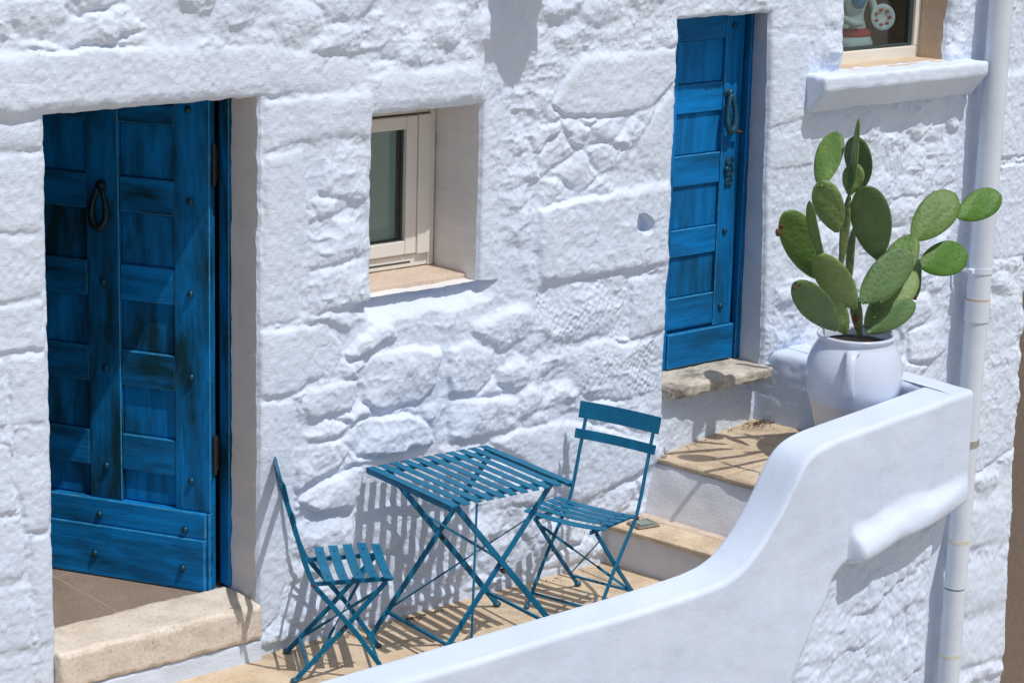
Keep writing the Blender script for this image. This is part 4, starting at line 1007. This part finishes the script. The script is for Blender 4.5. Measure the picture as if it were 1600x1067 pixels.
# ------------------------------------------------------------------ bistro furniture
def chair(loc, th, label):
    root = empty('folding_chair', (loc[0], loc[1], 0.0), th); tag(root, label, 'chair', 'blue folding bistro chairs')
    w = 0.168
    prof = [(-0.118, 0.805), (-0.100, 0.735), (-0.078, 0.660), (-0.052, 0.570), (-0.030, 0.490), (-0.010, 0.435), (0.006, 0.398), (0.035, 0.362), (0.165, 0.205), (0.300, 0.010)]
    for s in (-1, 1):
        bm = bmesh.new(); sweep(bm, [(x, s * w, z) for x, z in prof], rect(0.009, 0.019), side=(0, 1, 0)); lg = mesh_bm('long_leg', bm, M_STEEL, root)
        bm = bmesh.new(); bmesh.ops.create_icosphere(bm, subdivisions=2, radius=0.013, matrix=Matrix.Translation((0.302, s * w, 0.010)) @ Matrix.Diagonal((1.15, 1, 0.75, 1))); mesh_bm('foot', bm, M_RUBBER, lg, True)
        bm = bmesh.new(); sweep(bm, [(0.285, s * (w - 0.016), 0.398), (0.11, s * (w - 0.016), 0.196), (-0.062, s * (w - 0.016), 0.010)], rect(0.009, 0.019), side=(0, 1, 0)); lg = mesh_bm('short_leg', bm, M_STEEL, root)
        bm = bmesh.new(); bmesh.ops.create_icosphere(bm, subdivisions=2, radius=0.014, matrix=Matrix.Translation((-0.064, s * (w - 0.016), 0.0105)) @ Matrix.Diagonal((1.2, 1.05, 0.75, 1))); mesh_bm('foot', bm, M_RUBBER, lg, True)
        bm = bmesh.new(); bar(bm, (-0.004, s * (w - 0.030), 0.392), (0.312, s * (w - 0.030), 0.404), 0.006, 0.018, (0, 1, 0) if False else (0, 0, 1), 0.001); mesh_bm('seat_rail', bm, M_STEEL, root)
        bm = bmesh.new(); bmesh.ops.create_uvsphere(bm, u_segments=8, v_segments=6, radius=0.008, matrix=Matrix.Translation((0.006, s * (w + 0.006), 0.398))); mesh_bm('rivet', bm, M_RUST, root, True); bm = bmesh.new(); bmesh.ops.create_uvsphere(bm, u_segments=8, v_segments=6, radius=0.007, matrix=Matrix.Translation((0.125, s * (w - 0.004), 0.2135))); mesh_bm('rivet', bm, M_RUST, root, True)
    bm = bmesh.new(); sweep(bm, [(0.004, -w - 0.012, 0.394), (0.004, w + 0.012, 0.394)], circ(0.006, 8)); mesh_bm('rear_rod', bm, M_STEEL, root, True, 40)
    bm = bmesh.new(); sweep(bm, [(0.262, -w, 0.058), (0.262, w, 0.058)], circ(0.0062, 8)); mesh_bm('stretcher', bm, M_STEEL, root, True, 40)
    bm = bmesh.new(); sweep(bm, [(-0.015, -w + 0.016, 0.062), (-0.015, w - 0.016, 0.062)], circ(0.0062, 8)); mesh_bm('stretcher', bm, M_STEEL, root, True, 40)
    for s in (-1, 1):
        bm = bmesh.new(); y0 = s * (w - 0.024); p0 = Vector((0.245, y0, 0.352)); p1 = Vector((0.012, -y0, 0.078)); off = Vector((0.004 * s, 0, 0))
        mid0 = p0.lerp(p1, 0.36); mid1 = p0.lerp(p1, 0.64)
        bar(bm, p0 + off, mid0 + off, 0.012, 0.003, (0, 1, 0)); bar(bm, mid0 + off, mid1 + off, 0.005, 0.005, (1, 0, 0)); bar(bm, mid1 + off, p1 + off, 0.012, 0.003, (0, 1, 0)); mesh_bm('brace', bm, M_STEEL, root)
    for i in range(5):                                                   # curved seat slats
        x = 0.062 + i * 0.0565; zb = 0.407 + 0.018 * (x / 0.3)
        pts = []
        for k in range(9):
            t = k / 8 * 2 - 1
            pts.append((x, t * 0.196, zb + 0.012 * t * t - (0.010 if i == 4 else 0.0) * (1 - 0.0 * t)))
        bm = bmesh.new(); sweep(bm, pts, rect(0.004, 0.037, 0.3), side=(0.10 if i == 4 else 0.0, 0, 1)); sl = mesh_bm('seat_slat', bm, M_STEEL, root)
        for s in (-1, 1):
            bm = bmesh.new(); bmesh.ops.create_uvsphere(bm, u_segments=6, v_segments=4, radius=0.004, matrix=Matrix.Translation((x, s * (w - 0.03), zb + 0.011)) @ Matrix.Diagonal((1, 1, 0.5, 1))); mesh_bm('rivet', bm, M_STUD, sl, True)
    for (x0, z0, x1, z1, hw) in ((-0.112, 0.742, -0.128, 0.812, 0.200), (-0.086, 0.658, -0.096, 0.698, 0.200)):   # two back slats, slightly hollow
        pts = [(((x0 + x1) / 2) + 0.005 + 0.014 * t * t, t * hw, (z0 + z1) / 2) for t in np.linspace(-1, 1, 9)]
        bm = bmesh.new(); sweep(bm, pts, rect(math.hypot(x1 - x0, z1 - z0), 0.004, 0.3), side=(x1 - x0, 0, z1 - z0)); bsn = mesh_bm('back_slat', bm, M_STEEL, root)
        for s in (-1, 1):
            for dz in (-0.25, 0.25): bm = bmesh.new(); bmesh.ops.create_uvsphere(bm, u_segments=6, v_segments=4, radius=0.0045, matrix=Matrix.Translation(((x0 + x1) / 2 + 0.012, s * w, (z0 + z1) / 2 + dz * (z1 - z0)))); mesh_bm('rivet', bm, M_STUD, bsn, True)
    return root
chair((0.448, -0.307), 3.396, 'blue slatted folding chair standing against the white steps with its back to them')
chair((-0.997, -0.196), -0.519, 'blue slatted folding chair seen side on beside the left doorway, facing the table')

tb = empty('folding_table', (-0.318, -0.338, 0.0), math.radians(-3.5)); tag(tb, 'square blue slatted folding table on crossed legs against the white wall', 'table')
hs = 0.294
for i in range(11):
    x = -hs + 0.016 + i * (2 * hs - 0.032) / 10
    pts = [(x, -hs, 0.6935), (x, -hs + 0.008, 0.698), (x, 0, 0.699), (x, hs - 0.008, 0.698), (x, hs, 0.6935)]
    bm = bmesh.new(); sweep(bm, pts, rect(0.034 if 0 < i < 10 else 0.036, 0.004, 0.3), side=(1, 0, 0)); s_ = mesh_bm('table_slat', bm, M_STEEL, tb)
for sx in (-1, 1):
    bm = bmesh.new(); bar(bm, (sx * (hs - 0.003), -hs, 0.684), (sx * (hs - 0.003), hs, 0.684), 0.004, 0.020, (0, 0, 1)); mesh_bm('side_edge', bm, M_STEEL, tb)
for y in (-0.225, 0.225):
    bm = bmesh.new(); bar(bm, (-hs + 0.006, y, 0.688), (hs - 0.006, y, 0.688), 0.024, 0.014, (0, 0, 1), 0.001); mesh_bm('top_rail', bm, M_STEEL, tb)
def tleg(y, xt, xf, dy=0.0):
    bm = bmesh.new(); sweep(bm, [(xt, y + dy, 0.682), (xf, y + dy, 0.012)], rect(0.010, 0.024), side=(0, 1, 0)); lg = mesh_bm('leg', bm, M_STEEL, tb)
    bm = bmesh.new(); bmesh.ops.create_icosphere(bm, subdivisions=2, radius=0.016, matrix=Matrix.Translation((xf, y + dy, 0.012)) @ Matrix.Diagonal((1.2, 1.05, 0.75, 1))); mesh_bm('foot', bm, M_RUBBER, lg, True)
    return lg
tleg(0.225, -0.225, 0.335, 0.008); tleg(0.225, 0.265, -0.310, -0.008)
tleg(-0.225, -0.240, 0.330, -0.008); tleg(-0.225, 0.250, -0.315, 0.008)
def tube_bar(name, p0, p1, w_=0.012, t_=0.005, up=(0, 0, 1)):
    bm = bmesh.new(); bar(bm, p0, p1, w_, t_, up, 0.0008); return mesh_bm(name, bm, M_STEEL, tb)
fx = lambda xt, xf, z: xt + (xf - xt) * (0.682 - z) / 0.67
tube_bar('stretcher', (fx(-0.225, 0.335, 0.075), 0.225, 0.075), (fx(-0.240, 0.330, 0.075), -0.225, 0.075), 0.012, 0.012)
tube_bar('stretcher', (fx(0.265, -0.310, 0.10), 0.225, 0.10), (fx(0.250, -0.315, 0.10), -0.225, 0.10), 0.012, 0.012)
tube_bar('brace', (fx(-0.225, 0.335, 0.48), 0.222, 0.48), (fx(-0.240, 0.330, 0.42), -0.216, 0.42), 0.014, 0.004)
p0 = Vector((fx(0.250, -0.315, 0.56), -0.219, 0.56)); p1 = Vector((fx(0.265, -0.310, 0.12), 0.206, 0.12))
tube_bar('brace', p0, p0.lerp(p1, 0.45), 0.014, 0.004); tube_bar('brace', p0.lerp(p1, 0.45), p1, 0.006, 0.007)
tube_bar('locking_bar', (-0.165, -0.28, 0.684), (-0.180, -0.285, 0.03), 0.010, 0.004, (0, 1, 0))
for y, x in ((0.225, 0.04), (-0.225, 0.012)):
    bm = bmesh.new(); bmesh.ops.create_uvsphere(bm, u_segments=8, v_segments=6, radius=0.010, matrix=Matrix.Translation((x, y, 0.36)) @ Matrix.Diagonal((1, 1.9, 1, 1))); mesh_bm('pivot', bm, M_RUST, tb, True)

# ------------------------------------------------------------------ pot and prickly pear
PC = Vector((1.655, -0.600, 0.468)); PH = 0.585
pot = empty('flower_pot', PC); tag(pot, 'big white glazed jar holding the prickly pear cactus on the landing', 'pot')
prof = [(0.0, 0.0), (0.112, 0.0), (0.122, 0.008), (0.134, 0.06), (0.152, 0.14), (0.176, 0.23), (0.200, 0.31), (0.2125, 0.375), (0.2145, 0.42), (0.208, 0.46), (0.194, 0.502), (0.175, 0.535), (0.164, 0.552), (0.163, 0.562), (0.171, 0.570), (0.175, 0.578), (0.172, 0.585), (0.160, 0.585), (0.154, 0.575), (0.150, 0.54), (0.150, 0.53), (0.0, 0.53)]
k = 64; V = []; Q = []
for r, z in prof:
    for j in range(k):
        a = 2 * math.pi * j / k; rr = r * (1 + 0.006 * math.sin(2 * a + 1) + 0.0)
        V.append((rr * math.cos(a), rr * math.sin(a), z))
for i in range(len(prof) - 1):
    for j in range(k): Q.append((i * k + j, i * k + (j + 1) % k, (i + 1) * k + (j + 1) % k, (i + 1) * k + j))
V = np.array(V); Q = np.array(Q)
nb_ = len(prof) - 2
body = mesh_np('jar', V, Q[:(nb_ - 1) * k], M_POT, pot)
so_ = mesh_np('soil', V, Q[(nb_) * k - 0:], M_SOIL, pot)
to_cam = math.atan2(CAM[1] - PC.y, CAM[0] - PC.x)
for a0 in (to_cam + math.radians(-4), to_cam + math.radians(176)):
    bm = bmesh.new(); pts = []
    for rr, z in ((0.172, 0.535), (0.205, 0.540), (0.232, 0.525), (0.247, 0.490), (0.252, 0.445), (0.246, 0.405), (0.230, 0.372), (0.208, 0.352)): pts.append((rr * math.cos(a0), rr * math.sin(a0), z))
    sweep(bm, pts, [[(x * s, y * s2) for x, y in rect(0.052, 0.020, 0.45)] for s, s2 in ((1.3, 1.2), (1.0, 1.1), (0.85, 1), (0.78, 1), (0.75, 1), (0.75, 1), (0.8, 1), (0.95, 1.2))], side=(-math.sin(a0), math.cos(a0), 0))
    mesh_bm('handle', bm, M_POT, pot, True, 60)

cactus = empty('prickly_pear', (PC.x, PC.y, PC.z + 0.53)); tag(cactus, 'green prickly pear cactus of flat oval pads growing from the white jar', 'cactus')
VIEW = None
def pad(base_px, tip_px, y0, y1, wpx, phi, m_, thick=0.020, shape=0.0, name='pad', hidden_tail=0.0):
    """flat oval pad from base to tip (photograph pixels on planes y0, y1), wpx wide, turned phi degrees about its own axis."""
    b = Vector(on(base_px[0], base_px[1], 1, y0)); t = Vector(on(tip_px[0], tip_px[1], 1, y1))
    A = (t - b); L = A.length; A.normalize()
    view = (Vector(CAM) - (b + t) / 2); dist_ = view.length; view.normalize()
    Wd = A.cross(view).normalized(); N = Wd.cross(A).normalized()
    ph = math.radians(phi); W2 = Wd * math.cos(ph) + N * math.sin(ph); N2 = W2.cross(A).normalized()
    width = wpx * dist_ / FPX / max(0.16, abs(math.cos(ph)))
    if abs(phi) > 60: width = min(width, L * 0.5)
    nu, nv = 16, 22; V = []; Q = []
    rgp = random.Random(int(base_px[0] * 7 + base_px[1])); bend = rgp.uniform(-0.03, 0.03)
    for i in range(nv + 1):
        s = 0.5 - 0.5 * math.cos(math.pi * i / nv)
        q_ = s ** (1.26 + shape); half = 0.5 * width * math.sqrt(max(0.0, 1 - (2 * q_ - 1) ** 2)) if 0 < s < 1 else 0.0
        half = max(half, 0.014 * (1 - s) if s < 0.15 else 0.0)
        if s < 0.04: half = max(half, 0.012)
        for j in range(nu):
            a = 2 * math.pi * j / nu; ca, sa = math.cos(a), math.sin(a)
            th_ = thick * (0.62 + 0.38 * math.sin(math.pi * s)) * (1.0 if half > 0.02 else max(half / 0.02, 0.0))
            p = b + A * (L * s) + W2 * (half * ca) + N2 * (th_ * 0.5 * sa + bend * math.sin(math.pi * s) * L * 0.6 + 0.003 * math.sin(7 * s + 3 * ca))
            V.append(p)
    for i in range(nv):
        for j in range(nu): Q.append((i * nu + j, i * nu + (j + 1) % nu, (i + 1) * nu + (j + 1) % nu, (i + 1) * nu + j))
    o = mesh_np(name, np.array([tuple(v) for v in V]), np.array(Q), m_)
    return rel(o, cactus)
yc = -0.60
pad((1343, 524), (1334, 458), yc, yc, 19, 0, M_STEM, 0.05, name='trunk')
pad((1312, 425), (1327, 302), yc, yc, 14, 30, M_STEM, 0.028, name='trunk')
pad((1325, 455), (1335, 352), yc + .03, yc + .03, 11, 50, M_STEM, 0.022, name='trunk')
pad((1308, 363), (1284, 282), yc - .02, yc + .02, 47, 15, M_PADL)
pad((1281, 292), (1307, 206), yc + .02, yc + .08, 41, 20, M_PAD)
pad((1346, 296), (1337, 213), yc + .12, yc + .12, 42, 25, M_PADD)
pad((1327, 304), (1338, 256), yc - .01, yc - .03, 34, 5, M_PADL)
pad((1326, 310), (1342, 186), yc - .02, yc - .06, 9, 78, M_PAD, 0.016, 0.15)
pad((1373, 406), (1352, 291), yc - .02, yc - .08, 62, 0, M_PADD)
pad((1337, 482), (1276, 398), yc - .05, yc - .10, 50, 6, M_PADL)
pad((1284, 437), (1227, 331), yc + .02, yc + .02, 58, -8, M_PAD)
pad((1281, 406), (1266, 315), yc - .08, yc - .10, 16, 66, M_PAD, 0.016)
pad((1308, 516), (1243, 440), yc - .08, yc - .14, 50, 8, M_PADD)
pad((1322, 522), (1294, 462), yc - .02, yc - .02, 36, 0, M_PADL)
pad((1352, 512), (1431, 425), yc + .05, yc + .05, 52, 0, M_PADL)
pad((1366, 478), (1428, 367), yc + .03, yc + .06, 50, 10, M_PAD)
pad((1345, 473), (1422, 393), yc - .08, yc - .12, 56, -6, M_PADD)
pad((1355, 520), (1430, 473), yc - .05, yc - .09, 36, -10, M_PADD)
pad((1426, 375), (1492, 302), yc + .05, yc + .04, 58, 0, M_PAD)
pad((1496, 340), (1563, 303), yc + .04, yc + .00, 46, 5, M_PADY)
pad((1436, 416), (1511, 395), yc + .04, yc - .02, 54, 5, M_PADY)
pad((1430, 468), (1437, 404), yc + .06, yc + .05, 14, 60, M_PADD, 0.016)
def bud(px, py, y, r=0.012):
    p = Vector(on(px, py, 1, y)); bm = bmesh.new()
    bmesh.ops.create_icosphere(bm, subdivisions=2, radius=r, matrix=Matrix.Translation(p) @ Matrix.Diagonal((1, 1, 1.3, 1)))
    for v in bm.verts: v.co += (v.co - p) * random.uniform(-0.15, 0.2)
    rel(mesh_bm('bud', bm, M_BUD, None, True), cactus)
bud(1216, 363, yc + .02, 0.013); bud(1221, 353, yc + .02, 0.010); bud(1240, 449, yc - .14, 0.009); bud(1248, 443, yc - .14, 0.010); bud(1429, 463, yc + .04, 0.012); bud(1337, 498, yc - .03, 0.014); bud(1336, 458, yc - .02, 0.010)

# ------------------------------------------------------------------ ceramic figurine behind the right window
fg = empty('ceramic_figurine', (2.60, 0.36, 2.121)); tag(fg, 'glazed ceramic figurine of a woman holding a plate behind the upper window', 'figurine')
def lathe(name, prof, m_, parent, k=24, sx=1.0, sy=1.0, off=(0, 0, 0)):
    V = []; Q = []
    for r, z in prof:
        for j in range(k): V.append((off[0] + sx * r * math.cos(2 * math.pi * j / k), off[1] + sy * r * math.sin(2 * math.pi * j / k), off[2] + z))
    for i in range(len(prof) - 1):
        for j in range(k): Q.append((i * k + j, i * k + (j + 1) % k, (i + 1) * k + (j + 1) % k, (i + 1) * k + j))
    return mesh_np(name, np.array(V), np.array(Q), m_, parent)
lathe('skirt', [(0.0, 0), (0.115, 0), (0.125, 0.02), (0.120, 0.05), (0.105, 0.075)], M_CER, fg, sy=0.7)
bmk = lathe('red_band', [(0.108, 0.0755), (0.112, 0.085), (0.104, 0.10), (0.085, 0.112)], M_CERR, fg, sy=0.7)
lathe('torso', [(0.083, 0.113), (0.066, 0.15), (0.062, 0.18), (0.078, 0.23), (0.086, 0.265), (0.070, 0.30), (0.035, 0.318), (0.027, 0.335), (0.028, 0.36)], M_CER, fg, sy=0.62)
lathe('bodice', [(0.0, 0.0), (0.03, 0.006), (0.050, 0.03), (0.056, 0.065), (0.048, 0.095), (0.0, 0.110)], M_CERB, fg, sx=0.9, sy=0.55, off=(-0.012, -0.040, 0.205))
lathe('head', [(0.0, 0.345), (0.024, 0.350), (0.038, 0.375), (0.044, 0.405), (0.042, 0.435), (0.026, 0.46), (0.0, 0.468)], M_CER, fg, sy=1.0)
lathe('hair', [(0.047, 0.395), (0.050, 0.425), (0.046, 0.455), (0.028, 0.480), (0.0, 0.488)], M_CERH, fg, sy=1.05, off=(0.004, 0.008, 0))
bm = bmesh.new(); sweep(bm, [(-0.085, 0, 0.285), (-0.115, -0.01, 0.225), (-0.12, -0.03, 0.17), (-0.075, -0.06, 0.145), (-0.02, -0.072, 0.140)], circ(0.019, 10)); mesh_bm('arm', bm, M_CER, fg, True)
bm = bmesh.new(); sweep(bm, [(0.085, 0, 0.285), (0.118, -0.01, 0.235), (0.122, -0.03, 0.185), (0.105, -0.065, 0.165)], circ(0.019, 10)); mesh_bm('arm', bm, M_CER, fg, True)
pl = lathe('plate', [(0.0, 0.004), (0.030, 0.004), (0.040, 0.008), (0.062, 0.016), (0.064, 0.013), (0.04, 0.0), (0.0, 0.0)], M_CER, fg); pl.location = (0.11, -0.085, 0.165); pl.rotation_euler = (math.radians(82), 0, math.radians(-25))
bm = bmesh.new()
for i in range(7):
    a = 2 * math.pi * i / 7; bmesh.ops.create_uvsphere(bm, u_segments=8, v_segments=5, radius=0.012, matrix=Matrix.Translation((0.036 * math.cos(a), 0.036 * math.sin(a), 0.010)) @ Matrix.Diagonal((1, 0.7, 0.35, 1)))
pt = mesh_bm('plate_pattern', bm, M_CERR, pl, True)

# ------------------------------------------------------------------ lantern on the wall above the window (its shadow falls into the picture)
ln = empty('wall_lantern', (0.185, -0.28, 2.70)); tag(ln, 'iron wall lantern on a bracket above the left window', 'lantern')
z_ = 0.0
lathe('finial', [(0.0, 0.02), (0.008, 0.05), (0.011, 0.09), (0.016, 0.125), (0.042, 0.130), (0.042, 0.138), (0.0, 0.14)], M_LANT, ln, 12)
def quadshell(name, r0, z0, r1, z1, m_):
    V = [(r0 * sx, r0 * sy, z0) for sx, sy in ((-1, -1), (1, -1), (1, 1), (-1, 1))] + [(r1 * sx, r1 * sy, z1) for sx, sy in ((-1, -1), (1, -1), (1, 1), (-1, 1))]
    return mesh_np(name, np.array(V), np.array([(0, 1, 5, 4), (1, 2, 6, 5), (2, 3, 7, 6), (3, 0, 4, 7), (0, 3, 2, 1), (4, 5, 6, 7)]), m_, ln, False)
quadshell('glass_body', 0.040, 0.141, 0.112, 0.42, M_MILK); quadshell('hood', 0.135, 0.421, 0.03, 0.52, M_LANT)
bm = bmesh.new(); sweep(bm, [(0, 0, 0.52), (0, 0, 0.60), (0, 0.06, 0.66), (0, 0.16, 0.66), (0, 0.29, 0.62)], circ(0.012, 8), side=(1, 0, 0)); mesh_bm('bracket', bm, M_LANT, ln, True)

# ------------------------------------------------------------------ dry leaves and grit where the floors meet the wall
bm = bmesh.new(); rg = random.Random(4)
def grit(x, y, z, s):
    M = Matrix.Translation((x, y, z)) @ Matrix.Rotation(rg.uniform(0, 6), 4, 'Z') @ Matrix.Rotation(rg.uniform(-0.5, 0.5), 4, 'X') @ Matrix.Diagonal((s, s * rg.uniform(0.4, 0.9), s * rg.uniform(0.15, 0.4), 1))
    bmesh.ops.create_icosphere(bm, subdivisions=1, radius=1.0, matrix=M)
for _ in range(150): grit(1.72 + rg.gauss(0, 0.05), 0.02 - abs(rg.gauss(0, 0.03)), 0.486 + rg.uniform(0, 0.008), rg.uniform(0.002, 0.007))
for _ in range(130): x = rg.uniform(-1.0, 0.72); grit(x, -0.012 - abs(rg.gauss(0, 0.012)), 0.003, rg.uniform(0.0015, 0.005))
for _ in range(60): x = rg.uniform(1.1, 1.75); grit(x, -0.004 + 0.07 * (x - 1.1) / .66 - abs(rg.gauss(0, 0.012)), 0.442 + 0.045 * (x - 1.07) / .7, rg.uniform(0.0015, 0.005))
for _ in range(40): grit(-0.33 + rg.gauss(0, 0.06), -0.02 - abs(rg.gauss(0, 0.014)), 0.004, rg.uniform(0.003, 0.008))
tag(mesh_bm('dry_debris', bm, M_DEBRIS, None, False), 'dry grit and leaf crumbs lying where the floor meets the wall', 'debris', None, 'stuff')
